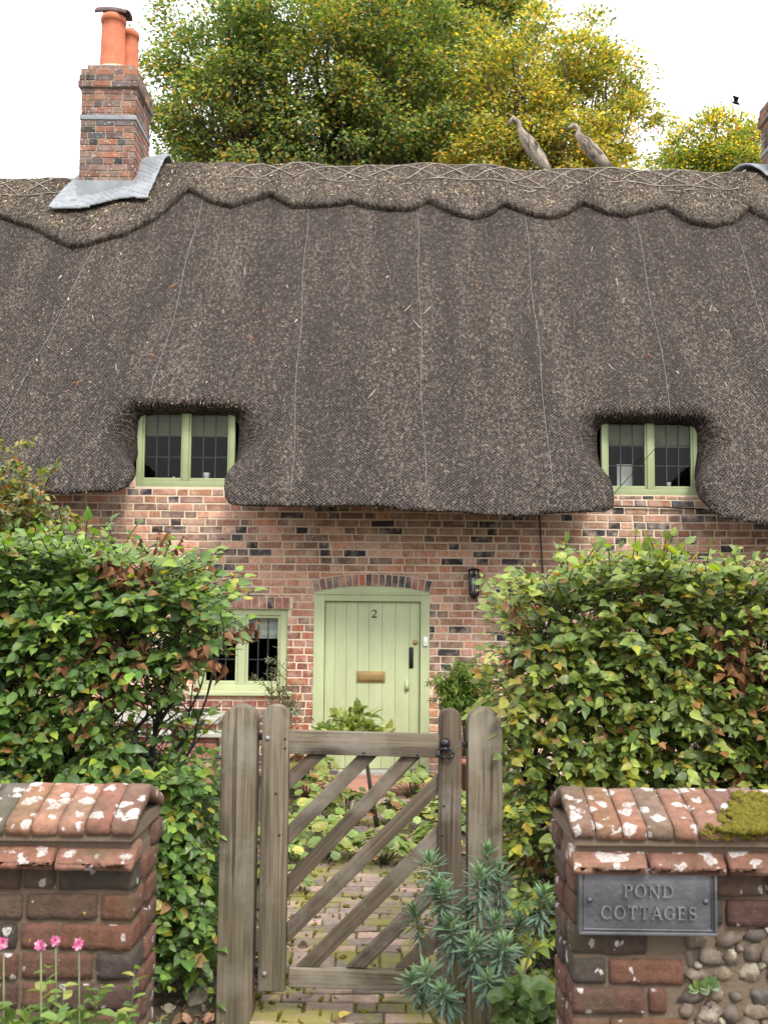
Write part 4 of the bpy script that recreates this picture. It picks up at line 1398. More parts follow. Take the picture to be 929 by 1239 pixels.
def board(name, parent, w_, t_, h_, top, mat, loc, rot_y=0.0, bev=.006, cut=None, wob=.003):
    """upright board, local z along the grain; loc = centre of its foot"""
    mb = MB()
    if top == 'round':
        n = 14; zc_ = h_ - w_ / 2 * .95
        poly = [(-w_ / 2, 0), (w_ / 2, 0)] + [(w_ / 2 * math.cos(math.pi * i / n), zc_ + w_ / 2 * .95 * math.sin(math.pi * i / n)) for i in range(n + 1)]
    elif cut is not None: poly = cut
    else: poly = [(-w_ / 2, 0), (w_ / 2, 0), (w_ / 2, h_), (-w_ / 2, h_)]
    mb.prism(poly, -t_ / 2, t_ / 2)
    o_ = mb.build(name, mat, None, bevel=bev)
    if parent is not None:
        o_.parent = parent; o_.matrix_parent_inverse = mat_world(parent).inverted()
    o_.matrix_basis = Matrix.Translation(loc) @ Matrix.Rotation(rot_y, 4, 'Y')
    return o_


def P2(px, py): q_ = P(px, py, GYY); return q_.x, q_.z


def post(x0, x1, ztop, x0b, label):
    w_ = x1 - x0
    o_ = board('gate_post', None, w_, .13, ztop + .10, 'round', M_wood, ((x0 + x1) / 2, GYY + .02, -.10), 0, .008)
    return tag(o_, label, 'gate post', 'gate posts')


a, _ = P2(267.5, 1000); b, zt = P2(312.5, 853)
post(a, b, zt, a, 'thick round-topped oak post on the hinge side of the gate, beside brick wall')
a, _ = P2(565, 1000); b, zt = P2(606.5, 857)
post(a, b, zt, a, 'round-topped oak post on the latch side of the gate, beside spiky green spurge')

gate = thing('garden_gate', 'low weathered oak garden gate with slanting slats and black ring latch', 'gate', ((-.545 + .37) / 2, GYY, 0))
gx0, _ = P2(316, 1000); gx1, zt = P2(351, 852); _, zb = P2(330, 1197)
board('stile', gate, gx1 - gx0, .06, zt - zb, 'round', M_wood, ((gx0 + gx1) / 2, GYY, zb))
hx0, _ = P2(530, 1000); hx1, zt2 = P2(558, 857); _, zb2 = P2(545, 1200)
board('stile', gate, hx1 - hx0, .06, zt2 - zb2, 'round', M_wood_dark, ((hx0 + hx1) / 2, GYY, zb2))


def rail(pa, pb, name, mat, y):
    (xa, za), (xb, zb_) = pa, pb
    return xa, za, xb, zb_


def flat_board(name, quad, y, t_, mat):
    """board from four (x,z) corners: bl, br, tr, tl; grain runs bl->br"""
    (ax, az), (bx, bz), (cx_, cz_), (dx, dz) = quad
    ang = math.atan2(bz - az, bx - ax)
    o0 = Vector((ax, y, az))
    ca, sa = math.cos(ang), math.sin(ang)
    def loc(x, z): dx_, dz_ = x - ax, z - az; return (-(-dx_ * sa + dz_ * ca), dx_ * ca + dz_ * sa)   # local z along the board
    mb = MB(); mb.prism([loc(*p) for p in quad], -t_ / 2, t_ / 2)
    o_ = mb.build(name, mat, None, bevel=.004)
    o_.parent = gate; o_.matrix_parent_inverse = mat_world(gate).inverted()
    # local z -> along board, local x -> downwards perpendicular
    Mz = Matrix(((sa, 0, ca, ax), (0, 1, 0, y), (-ca, 0, sa, az), (0, 0, 0, 1)))
    o_.matrix_basis = Mz
    return o_


flat_board('top_rail', [P2(350, 911), P2(532, 916), P2(532, 888), P2(350, 883)], GYY - .004, .044, M_wood)
flat_board('bottom_rail', [P2(350, 1192), P2(534, 1198), P2(534, 1176), P2(350, 1169)], GYY - .004, .044, M_wood)
# slanting slats, clipped to the opening of the gate
xl, ztr = P2(350, 914); xr, zbr = P2(531, 1172)
xl = gx1; xr = hx0
th = R(45.5)
wd = .062


def clip(poly, a, b, c):   # keep a*x+b*z<=c
    out = []
    for i in range(len(poly)):
        p, q_ = poly[i], poly[(i + 1) % len(poly)]
        dp, dq = a * p[0] + b * p[1] - c, a * q_[0] + b * q_[1] - c
        if dp <= 0: out.append(p)
        if (dp < 0 < dq) or (dq < 0 < dp):
            t = dp / (dp - dq); out.append((p[0] + t * (q_[0] - p[0]), p[1] + t * (q_[1] - p[1])))
    return out


def o2(zx, zy): return P2(250 + zx * .4198, 840 + zy * .42)


for k, (ax, az, bx, bz) in enumerate(((237, 250, 318, 175), (237, 405, 462, 178), (237, 548, 592, 178), (237, 682, 668, 258), (288, 787, 668, 406), (432, 787, 668, 552), (575, 787, 668, 694))):
    (x0, z0), (x1, z1) = o2(ax, az), o2(bx, bz)
    an = math.atan2(z1 - z0, x1 - x0) + random.uniform(-.008, .008); d = Vector((math.cos(an), math.sin(an))); n_ = Vector((-d.y, d.x)) * wd * random.uniform(.46, .54)
    A = Vector((x0, z0)) - d * .3; B = Vector((x1, z1)) + d * .3
    poly = [tuple(A - n_), tuple(B - n_), tuple(B + n_), tuple(A + n_)]
    poly = clip(poly, -1, 0, -(gx1 + .002)); poly = clip(poly, 1, 0, hx0 - .002)
    poly = clip(poly, 0, 1, P2(440, 913.5)[1] - .001); poly = clip(poly, 0, -1, -(P2(440, 1171)[1] + .002))
    if len(poly) < 3: continue
    # local frame along the slat
    ca, sa = d.x, d.y; o0 = poly[0]
    L = [(-(-(x - o0[0]) * sa + (z - o0[1]) * ca), (x - o0[0]) * ca + (z - o0[1]) * sa) for x, z in poly]
    mb = MB(); mb.prism(L, -.012, .012)
    o_ = mb.build('slat', M_wood_dark, None, bevel=.003)
    o_.parent = gate; o_.matrix_parent_inverse = mat_world(gate).inverted()
    yy = GYY + .006
    o_.matrix_basis = Matrix(((sa, 0, ca, o0[0]), (0, 1, 0, yy), (-ca, 0, sa, o0[1]), (0, 0, 0, 1)))
# iron fittings
x, z = P2(539, 905)
mb = MB(); q_ = P(538.5, 899, GYY - .036)
mb.lathe([(0, .030), (.014, .028), (.021, .020), (.022, .0)], n=20, M=Matrix.Translation((q_.x, GYY - .034, q_.z)) @ Matrix.Rotation(R(90), 4, 'X'))
mb.tube([(q_.x, GYY - .05, q_.z - .01), (q_.x + .002, GYY - .06, q_.z - .035)], [.010, .008], 8)
ring_ = [(q_.x + .002 + .027 * math.cos(2 * math.pi * i / 22) * (1.2 - .15 * math.sin(2 * math.pi * i / 22)), GYY - .052 - .006 * math.cos(i), q_.z - .040 + .020 * math.sin(2 * math.pi * i / 22)) for i in range(23)]
mb.tube(ring_, .0065, 8, cap=False); mb.build('ring_latch', M_black, gate)
mb = MB(); q_ = P(560, 900.5, GYY); mb.box(q_.x - .012, q_.x + .030, GYY - .012, GYY + .012, q_.z - .013, q_.z + .012); mb.build('latch_bar', M_black, gate, bevel=.002)
for px_, py_ in ((324, 893), (320, 1178)):
    q_ = P(px_, py_, GYY - .03); mb = MB()
    mb.lathe([(0, .010), (.007, .009), (.010, .004), (.0105, 0)], n=14, M=Matrix.Translation((q_.x, GYY - .0305, q_.z)) @ Matrix.Rotation(R(90), 4, 'X'))
    mb.build('hinge_bolt', M_wire, gate)
    mb = MB(); mb.box(q_.x - .045, q_.x - .018, GYY + .0, GYY + .02, q_.z - .014, q_.z + .014); mb.build('hinge', M_black, gate, bevel=.002)
for px_, py_ in ((345, 894), (345, 905), (378, 909), (440, 911), (505, 913), (334, 960), (537, 975), (535, 1010), (338, 1010), (538, 1090)):
    q_ = P(px_, py_, GYY - .03); yy = GYY - .0265 if (350 < px_ < 530) else GYY - .0305
    mb = MB(); mb.lathe([(0, .003), (.005, .0025), (.006, 0)], n=10, M=Matrix.Translation((q_.x, yy, q_.z)) @ Matrix.Rotation(R(90), 4, 'X')); mb.build('nail', M_bar, gate)

# ------------------------------------------------------------------ wall lantern
q_ = P(573, 705, WY - .12)
la = thing('wall_lantern', 'black carriage lantern fixed to the brick wall right of the door', 'lantern', (q_.x, WY - .01, q_.z))
lx, ly, lz = q_.x, WY - .13, q_.z
mb = MB()
mb.lathe([(0, .145), (.035, .14), (.068, .125), (.07, .117), (.0, .117)], (lx, ly, lz), 20)
mb.lathe([(0, -.10), (.05, -.10), (.055, -.118), (.045, -.128), (.03, -.15), (.012, -.165), (0, -.166)], (lx, ly, lz), 20)
for k in range(6):
    a = math.pi / 6 + k * math.pi / 3; mb.tube([(lx + .050 * math.cos(a), ly + .05 * math.sin(a), lz - .10), (lx + .053 * math.cos(a), ly + .053 * math.sin(a), lz + .12)], .0055, 6)
mb.build('lantern_frame', M_black, la)
mb = MB(); mb.lathe([(.046, -.10), (.048, .117)], (lx, ly, lz), 20); mb.build('lantern_glass', M_glass, la)
mb = MB(); mb.lathe([(0, -.098), (.014, -.098), (.014, -.03), (.022, .0), (.02, .04), (0, .058)], (lx, ly, lz), 14); mb.build('bulb', M_white, la)
mb = MB(); mb.box(lx - .035, lx + .035, WY - .028, WY - .016, lz - .09, lz + .09); mb.tube([(lx, WY - .02, lz - .06), (lx, ly + .05, lz - .115)], .010, 8); mb.build('bracket', M_black, la, bevel=.002)

# ------------------------------------------------------------------ ridge ornaments, flying bird
SC2 = [(618, 146), (628, 141), (640, 160), (655, 200), (660, 205)]


def straw_bird(head, beak, neck, tail, label):
    Y = 13.2
    H, B, Nk, T = (P(*p, Y) for p in (head, beak, neck, tail))
    root = thing('straw_bird', label, 'ridge ornament', (T.x, Y, T.z - .1), group='straw birds on the ridge')
    d = (T - Nk).normalized(); pr = Vector((-d.z, 0, d.x))
    mb = MB(); pts = [Nk - d * .03, Nk + d * .10, Nk.lerp(T, .3), Nk.lerp(T, .55), Nk.lerp(T, .8), T, T + d * .12]
    mb.tube(pts, [.042, .058, .076, .086, .086, .074, .06], 14)
    # bundled stalks
    for k in range(26):
        a = 2 * math.pi * k / 26 + random.uniform(-.1, .1)
        off = lambda r: pr * math.cos(a) * r + Vector((0, 1, 0)) * math.sin(a) * r
        mb.tube([Nk + d * .02 + off(.036), Nk.lerp(T, .3) + off(random.uniform(.058, .080)), Nk.lerp(T, .55) + off(random.uniform(.066, .094)), Nk.lerp(T, .85) + off(random.uniform(.062, .092)), T + d * random.uniform(-.10, .09) + off(random.uniform(.045, .075))], [.005, .010, .011, .010, .006], 5)
    mb.build('body', M_wood_pale, root)
    mb = MB(); mid = (H + Nk) / 2 + Vector((.03, 0, .035))
    mb.tube([Nk + d * .03, Nk.lerp(mid, .5), mid, H + Vector((.0, 0, .01)), H.lerp(B, .6), B], [.038, .034, .032, .040, .024, .010], 12); mb.build('head', M_wood_pale, root)
    return root


straw_bird((620, 144), (614, 151), (629, 158), (657, 199), 'tall grey straw bird finial on the ridge with upright curved neck')
straw_bird((694, 153), (686, 155), (699, 163), (728, 195), 'leaning grey straw bird finial on the ridge nearer the chimney at right')

q_ = P(889, 124, 20.0)
bd = thing('flying_bird', 'small dark bird flying in the white sky above the trees', 'bird', q_)
mb = MB(); mb.tube([q_ + Vector((-.07, 0, .0)), q_ + Vector((-.03, 0, .005)), q_ + Vector((.03, 0, -.01)), q_ + Vector((.09, 0, -.045))], [.008, .03, .035, .012], 8); 
mb.build('body', M_black, bd)
for s in (-1, 1):
    mb = MB(); V = [q_ + Vector(v) for v in ((-.02, 0, .01), (.04, 0, .0), (.06 + .02 * s, s * .12, .045), (-.03 + .1 * s, s * .22, .055 + .02 * s))]
    V += [v + Vector((0, 0, .008)) for v in V]; mb.add(V, [(0, 1, 2, 3), (7, 6, 5, 4), (0, 4, 5, 1), (1, 5, 6, 2), (2, 6, 7, 3), (3, 7, 4, 0)]); mb.build('wing', M_black, bd)

# ------------------------------------------------------------------ things on the window sills
def vase(px_, py_, h, r, label, mat=M_white):
    q_ = P(px_, py_, WY + .19); base = (ZL0 if px_ < 464 else ZR0) + .04 + .01
    root_ = MB(); root_.lathe([(0, 0), (r * .62, 0), (r * .55, h * .2), (r * .8, h * .7), (r, h), (r * .85, h), (r * .6, h * .3), (0, h * .25)], (q_.x, WY + .19, base), 16)
    tag(root_.build('vase', mat), label, 'vase', 'vases on the upper window sills')


vase(250, 575, .115, .036, 'tall white flared beaker on the upper window sill, right-hand pane')
vase(180.5, 575, .045, .022, 'tiny white pot on the upper window sill, left-hand pane')
vase(808, 585, .10, .03, 'white bud vase on the sill of the upper window at right')
mb = MB(); q_ = P(208, 575, WY + .19); zb_ = ZL0 + .05
mb.tube([(q_.x - .03, WY + .19, zb_ + .03), (q_.x, WY + .19, zb_ + .032), (q_.x + .03, WY + .19, zb_ + .05)], [.012, .026, .008], 8); mb.lathe([(0, .0), (.02, 0), (.006, .012)], (q_.x, WY + .19, zb_), 10)
mb.tube([(q_.x + .018, WY + .19, zb_ + .045), (q_.x + .024, WY + .19, zb_ + .072)], [.012, .012], 8)
tag(mb.build('bird_figurine', M_white), 'small white bird figurine on the upper left window sill', 'figurine')
mb = MB(); a = P(746, 587, WY + .30); b = P(764, 562, WY + .30); mb.box(a.x, b.x, WY + .29, WY + .30, ZR0 + .05, b.z)
tag(mb.build('white_card', M_white), 'white card standing behind the glass of the upper right window', 'card')

# ------------------------------------------------------------------ stone-topped brick ledge below the lower left window
lg = thing('brick_planter', 'low brick planter with pale stone slabs below the lower left window', 'planter', (-1.9, 9.85, 0))
q1 = P(268, 862, 9.75); q2 = P(150, 862, 9.75); zt_ = P(230, 869, 9.62).z
x1_ = q1.x; x0_ = -3.6
mb = MB(); mb.box(x0_ + .02, x1_ - .02, 9.66, 10.2, -.05, zt_ - .05, (1, 1, 1), 1)
lay(mb, Matrix.Translation((0, 9.66, 0)), x0_ + .02, x1_ - .02, -.02, zt_ - .05, [], colf=lambda *_: vary(random.choice([(.34, .12, .08), (.27, .10, .07), (.22, .09, .07)])))
MM = frame_M(Vector((x1_ - .02, 9.66, 0)), Vector((0, 1, 0)), Vector((0, 0, 1)), Vector((-1, 0, 0))); lay(mb, MM, 0, .5, -.02, zt_ - .05, [])
mb.build('planter_brickwork', [M_brick, M_mortar], lg)
x = x0_
while x < x1_ - .05:
    w__ = min(.30, x1_ - x); mb = MB(); mb.box(x + .003, x + w__ - .003, 9.60, 10.22, zt_ - .05, zt_ + random.uniform(-.003, .003)); mb.build('slab', M_stone_pale, lg, bevel=.008); x += .30
zl2 = P(230, 889, 9.5).z
mb = MB(); mb.box(x0_, x1_ + .05, 9.45, 9.655, zl2 - .02, zl2 + .025); mb.build('stone_shelf', M_stone_pale, lg, bevel=.008)
mb = MB(); mb.box(x0_ + .05, x1_, 9.50, 9.65, -.05, zl2 - .021, (1, 1, 1), 1); lay(mb, Matrix.Translation((0, 9.50, 0)), x0_ + .06, x1_ - .01, -.02, zl2 - .022, [], colf=lambda *_: vary(random.choice([(.34, .12, .08), (.27, .10, .07), (.22, .09, .07)]))); mb.build('shelf_base', [M_brick, M_mortar_old], lg)

# ------------------------------------------------------------------ terracotta pot by the door
def pot(c, r, h, label, name='plant_pot'):
    root = thing(name, label, 'plant pot', c)
    mb = MB(); mb.lathe([(0, 0), (r * .68, 0), (r * .92, h * .80), (r * 1.04, h * .80), (r * 1.06, h), (r * .92, h), (r * .86, h * .9), (0, h * .88)], c, 28); mb.build('pot_body', M_terra_pot, root)
    mb = MB(); mb.lathe([(0, h * .9), (r * .88, h * .895)], c, 20); mb.build('potting_soil', M_soil, root)
    return root


pot_c = P(567, 930, 9.55); pot((pot_c.x, 9.55, 0.0), .18, .32, 'terracotta pot holding a feathery bush right of the door')
q_ = P(338, 900, 9.5); pass
# ------------------------------------------------------------------ leaves
T_MID = [(0, 0), (.25, 0), (.55, 0), (.82, 0), (1, 0)]


def leaf_batch(p, d, nr, L, W, col, fold=.25, curl=.25, shape='oval', wave=0.0):
    """p,d,nr (N,3); L,W (N,); -> V, tris, quads, cols, luv"""
    p = np.asarray(p, float); N = len(p)
    d = np.asarray(d, float); d = d / (np.linalg.norm(d, axis=1, keepdims=True) + 1e-9)
    nr = np.asarray(nr, float); nr = nr - d * (nr * d).sum(1, keepdims=True); nr = nr / (np.linalg.norm(nr, axis=1, keepdims=True) + 1e-9)
    s = np.cross(d, nr)
    L = np.broadcast_to(np.asarray(L, float), (N,)); W = np.broadcast_to(np.asarray(W, float), (N,))
    if shape == 'mini':
        uw = np.array([(0, 0), (.45, .5), (1, 0), (.45, -.5)]); tr = np.array([(0, 2, 1), (0, 3, 2)]); qd = np.zeros((0, 4), int)
    else:
        prof = {'oval': (.36, .50, .30), 'ovate': (.46, .46, .22), 'lance': (.34, .50, .34), 'round': (.46, .56, .40)}[shape]
        us = (.2, .5, .8) if shape != 'ovate' else (.18, .45, .78)
        uw = np.array(T_MID + [(u, w_) for u, w_ in zip(us, prof)] + [(u, -w_) for u, w_ in zip(us, prof)])
        if shape == 'ovate':
            us = (.07, .22, .42, .62, .82); prof = (.26, .46, .50, .40, .20)
            uw = np.array([(0, 0)] + [(u_, 0) for u_ in us] + [(1, 0)] + [(u_ - .02, w_) for u_, w_ in zip(us, prof)] + [(u_ - .02, -w_) for u_, w_ in zip(us, prof)])
            tr = np.array([(0, 1, 7), (5, 6, 11), (0, 12, 1), (5, 16, 6)])
            qd = np.array([(i_, i_ + 1, i_ + 7, i_ + 6) for i_ in range(1, 5)] + [(i_, i_ + 11, i_ + 12, i_ + 1) for i_ in range(1, 5)])
        else:
          tr = np.array([(0, 1, 5), (3, 4, 7), (0, 8, 1), (3, 10, 4)]); qd = np.array([(1, 2, 6, 5), (2, 3, 7, 6), (1, 8, 9, 2), (2, 9, 10, 3)])
    n = len(uw)
    u, w_ = uw[:, 0], uw[:, 1]
    cv = curl * rng.uniform(.3, 1.7, (N, 1)); fo = fold * rng.uniform(.3, 1.7, (N, 1))
    h = fo * np.abs(w_)[None] * W[:, None] - cv * (u ** 2)[None] * L[:, None]
    if wave: h = h + wave * rng.normal(0, 1, (N, n)) * W[:, None]
    V = p[:, None] + d[:, None] * (u[None] * L[:, None])[..., None] + s[:, None] * (w_[None] * W[:, None])[..., None] + nr[:, None] * h[..., None]
    off = (np.arange(N) * n)[:, None, None]
    tris = (tr[None] + off).reshape(-1, 3); quads = (qd[None] + off).reshape(-1, 4)
    col = np.broadcast_to(np.asarray(col, float), (N, 3))
    C = np.repeat(col[:, None], n, 1)
    luv = np.zeros((N, n, 3)); luv[..., 0] = u; luv[..., 1] = w_
    return V.reshape(-1, 3), tris, quads, C.reshape(-1, 3), luv.reshape(-1, 3)


def leaf_obj(name, mat, parent, batches):
    Vs, Ts, Qs, Cs, Us = [], [], [], [], []; o_ = 0
    for V, t, q_, c, u in batches:
        Vs.append(V); Ts.append(t + o_); Qs.append(q_ + o_); Cs.append(c); Us.append(u); o_ += len(V)
    return npmesh(name, np.concatenate(Vs), np.concatenate(Ts), np.concatenate(Qs), (mat,), parent, np.concatenate(Cs), np.concatenate(Us))


def pick(pal, n, var=.22):
    """pal: list of (weight, colour)"""
    w_ = np.array([a for a, _ in pal], float); w_ /= w_.sum()
    c = np.array([b for _, b in pal])[rng.choice(len(pal), n, p=w_)]
    return c * rng.uniform(1 - var, 1 + var, (n, 1)) * rng.uniform(.93, 1.07, (n, 3))


def unit(v): return v / (np.linalg.norm(v, axis=-1, keepdims=True) + 1e-9)


# ------------------------------------------------------------------ hedges
def hedge(name, label, x0, x1, y0, y1, ztop, n_twig, shape_ok, pal, stems, dead, colf=None, edge=None, lsize=(.030, .080)):
    root = thing(name, label, 'hedge', ((x0 + x1) / 2, (y0 + y1) / 2, 0))
    pp, dd, nn, LL, CC, KK = [], [], [], [], [], []
    tw = MB()
    cnt = 0; tries = 0
    while cnt < n_twig and tries < n_twig * 40:
        tries += 1
        x = random.uniform(x0, x1); y = random.uniform(y0, y1) if random.random() < .42 else y0 + abs(random.gauss(0, .16)); z = random.uniform(.15, ztop(x))
        if z > ztop(x) or not shape_ok(x, y, z): continue
        fx = (y - (y0 + y1) / 2) / ((y1 - y0) / 2)
        up = max(0, (z - (ztop(x) - .45)) / .45)
        out = Vector((random.gauss(0, .45), -max(0, -fx) * 1.1 + max(0, fx) * .8 + random.gauss(0, .3), .25 + up * 1.0 + random.gauss(0, .35)))
        if x0 > 0 and x - x0 < .3: out.x -= 1.0
        if x1 < 0 and x1 - x < .4: out.x += 1.0
        out.normalize()
        p = Vector((x, y, z)); L = random.uniform(.14, .28)
        e_ = p + out * L
        if (x0 > 0 and e_.x < edge(e_.z) - .02) or (x1 < 0 and e_.x > edge(e_.z) + .02): continue
        if e_.z > ztop(e_.x) + random.uniform(-.06, .05) or (x0 > 0 and e_.x < x0 - .03) or (x1 < 0 and e_.x > x1 + .03): 
            if not (e_.z > ztop(e_.x) and up > 0 and p.z < ztop(x) - .05): continue
            out.z *= .15; out.normalize()
            e_ = p + out * L
            if (x0 > 0 and e_.x < x0 - .03) or (x1 < 0 and e_.x > x1 + .03): continue
        side = out.cross(Vector((0, 0, 1))).normalized()
        n = int(L / .030); pts = [p - out * .10 + Vector((0, .03, -.03))]
        col = None
        dry = dead(x, z)
        cur = p.copy(); dr = out.copy()
        for i in range(n + 1):
            t = i / n
            dr = (dr + Vector((0, 0, -.05 if up < .5 else .02)) + Vector((random.gauss(0, .05), random.gauss(0, .05), random.gauss(0, .05)))).normalized()
            cur = cur + dr * (L / n); pts.append(cur.copy())
            sgn = 1 if i % 2 else -1
            ld = (dr * .55 + side * sgn * .9 + Vector((random.gauss(0, .25), random.gauss(0, .25), random.gauss(0, .2) - .12))) if i < n else dr
            nrm = Vector((random.gauss(0, .38), -.62 + random.gauss(0, .38), .75)) if not dry else Vector((random.gauss(0, 1), random.gauss(0, 1), random.gauss(0, 1)))
            if dry: ld = ld * .4 + Vector((0, 0, -.8))
            pp.append(cur); dd.append(ld); nn.append(nrm); LL.append(random.uniform(*lsize) * (1 - .35 * t * (random.random()))); KK.append(dry)
            CC.append((x, y, z, t))
        tw.tube(pts[::2] if len(pts) > 5 else pts, .0028, 3, cap=False)
        cnt += 1
    n = len(pp); pp, dd, nn = np.array(pp), np.array(dd), np.array(nn); LL = np.array(LL); KK = np.array(KK); XYZ = np.array(CC)
    C = pick(pal, n)
    if colf is not None: C = colf(XYZ, C)
    g_ = ~KK
    leaf_obj('foliage', M_leaf, root, [leaf_batch(pp[g_], dd[g_], nn[g_], LL[g_], LL[g_] * rng.uniform(.58, .76, g_.sum()), C[g_], .24, .26, 'ovate', .05)])
    if KK.sum():
        m = KK; Cd = pick([(3, (.17, .075, .035)), (2, (.24, .12, .06)), (1, (.10, .045, .025))], m.sum())
        leaf_obj('dead_leaves', M_leaf_dry, root, [leaf_batch(pp[m], dd[m], nn[m], LL[m] * 1.05, LL[m] * .55, Cd, .9, .5, 'ovate', .12)])
    tw.build('twigs', M_bark_dark, root)
    for pts, r in stems:
        mb = MB(); P_ = [Vector((max(p[0], x0 + .12) if x0 > 0 else p[0], p[1], p[2])) for p in pts]; fine = []
        for a, b in zip(P_[:-1], P_[1:]):
            for t in (0, .33, .66): fine.append(a.lerp(b, t) + Vector((random.gauss(0, .010), random.gauss(0, .010), 0)))
        fine.append(P_[-1]); k = len(fine)
        mb.tube(fine, [r * (1 - .7 * i / (k - 1)) for i in range(k)], 8)
        for i in range(k // 3, k):                       # side shoots
            for _ in range(2):
                q_ = fine[i]; v = Vector((random.gauss(0, 1), random.gauss(0, .7), random.uniform(.1, 1.0))).normalized(); L = random.uniform(.15, .42)
                if q_.z + v.z * L > ztop(q_.x) - .12: continue
                qx = q_.x + v.x * L
                if (x0 > 0 and qx < x0 + .06) or (x1 < 0 and qx > x1 - .10): continue
                mb.tube([q_, q_ + v * L * .5 + Vector((0, 0, .03)), q_ + v * L], [r * .32, r * .22, .002], 5)
        mb.build('stem', M_bark_dark, root)
    return root


PAL_L = [(3, (0.085, 0.165, 0.035)), (2.4, (0.062, 0.127, 0.035)), (2.2, (0.127, 0.220, 0.043)), (2, (0.193, 0.303, 0.045)), (.5, (0.261, 0.330, 0.037)), (.35, (0.358, 0.303, 0.037)), (.25, (0.275, 0.138, 0.050))]
PAL_R = [(3, (0.120, 0.172, 0.036)), (2.4, (0.078, 0.129, 0.031)), (2.2, (0.168, 0.237, 0.043)), (2, (0.253, 0.315, 0.052)), (.9, (0.295, 0.286, 0.039)), (.4, (0.393, 0.272, 0.039)), (.35, (0.281, 0.129, 0.046))]


def col_top(XYZ, C, zt, amt=.7):
    """yellow-green leaves along the clipped top, lightened to look sunlit"""
    t = np.clip((XYZ[:, 2] - (zt - .30)) / .30, 0, 1) * rng.random(len(C)) * amt  # sunlit brightness mixed into the leaf colour, stronger upwards
    return C * (1 - t[:, None]) + np.array([.20, .28, .04]) * t[:, None]


YH = 4.75
xl1 = P(284, 745, YH).x
ztl = lambda x: P(150, 662, YH).z + .03 * math.sin(x * 7) - (max(0, (x - P(205, 655, YH).x)) * .95 if x > P(205, 655, YH).x else 0)


def ok_left(x, y, z):
    # rounded right end, open at mid height, thinner below
    if z > 1.30: e = xl1 - max(0, z - 1.72) * .5 - max(0, 1.62 - z) * 1.0
    else: e = -.80
    if z < 1.12: e = -.95 + max(0, 1.12 - z) * .30; e = min(e, -.76)
    if x > e + random.uniform(-.05, .03): return False
    if 1.0 < z < 1.42: return random.random() < .30
    if z <= 1.0 and x < -1.15: return random.random() < .45
    if z < .22: return random.random() < .35
    return random.random() < .5 + .8 * max(0, noise.noise(Vector((x * 5, y * 5, z * 5))) + .25)


def stemset(xs_, y, zt, lean, n2):
    out = []
    for x in xs_:
        a = random.uniform(-.12, .12) + lean
        out.append((((x, y, -.05), (x + a * .3, y + .02, .5), (x + a * .8, y - .02, 1.0), (x + a * 1.6, y, 1.45), (x + a * 2.2 + random.uniform(-.1, .1), y - .05, zt - .12)), random.uniform(.018, .028)))
        for _ in range(n2):
            s = random.choice((-1, 1)); z0 = random.uniform(.35, .9)
            out.append((((x + a * .5, y, z0), (x + a * .6 + s * .14, y - .06, z0 + .3), (x + s * .32, y - .1, z0 + .62), (x + s * .42, y - .12, min(zt - .1, z0 + .95))), random.uniform(.010, .016)))
    return out


deadL = lambda x, z: noise.noise(Vector((x * 3.1 + 5, z * 3.3, 1.7))) > .47 and random.random() < .5 or ((x - P(172, 700, YH).x) ** 2 + (z - P(172, 700, YH).z) ** 2 < .004) or ((x - P(245, 795, YH).x) ** 2 + (z - P(245, 795, YH).z) ** 2 < .005)


def edge_l(z):
    return xl1 - max(0, z - 1.72) * .5 - max(0, 1.62 - z) * 1.0 if z > 1.30 else (-.72 if z < 1.1 else -.85)


hedge('beech_hedge', 'leafy green hedge with brown dead clusters behind the wall left of the gate', -2.55, xl1 + .02, 4.58, 5.35, ztl, 3300, ok_left, PAL_L,
      stemset([P(20, 900, 5).x, P(85, 900, 5).x, P(150, 900, 5).x, P(165, 900, 5).x, -2.1, -2.4], 4.95, 2.0, .03, 2) +
      [(((P(165, 930, 4.9).x, 4.9, .4), (P(185, 880, 4.9).x, 4.9, 1.12), (P(205, 850, 4.85).x, 4.85, 1.25), (P(235, 800, 4.8).x, 4.8, 1.45)), .017)],
      deadL, lambda X_, C: col_top(X_, C, P(150, 655, YH).z), edge_l)

xr0 = P(599, 800, YH).x
ztr_ = lambda x: P(760, 682, YH).z + .04 * math.sin(x * 6 + 1) + .025 * math.sin(x * 17) - max(0, (P(640, 690, YH).x - x)) * .35


def ok_right(x, y, z):
    e = xr0 + max(0, z - 1.62) * .22 + max(0, 1.3 - z) * .10
    if x < e + random.uniform(-.03, .05): return False
    if z < .2: return random.random() < .4
    if z < 1.25: return random.random() < .62
    return random.random() < .5 + .8 * max(0, noise.noise(Vector((x * 5 + 3, y * 5, z * 5))) + .3)


def colR(XYZ, C):
    C = col_top(XYZ, C, P(760, 672, YH).z)
    m = np.clip((xr0 + .22 - XYZ[:, 0]) / .22, 0, 1) * np.exp(-((XYZ[:, 2] - 1.45) / .32) ** 2) * (rng.random(len(C)) < .75)
    yel = pick([(2, (.42, .30, .03)), (1, (.40, .17, .03)), (1.4, (.50, .44, .16)), (1, (.24, .26, .04))], len(C))
    C = C * (1 - m[:, None]) + yel * m[:, None]
    lo = (XYZ[:, 2] < 1.1) & (rng.random(len(C)) < .12)
    C[lo] = pick([(1, (.34, .30, .03)), (1, (.22, .24, .03))], lo.sum())
    return C


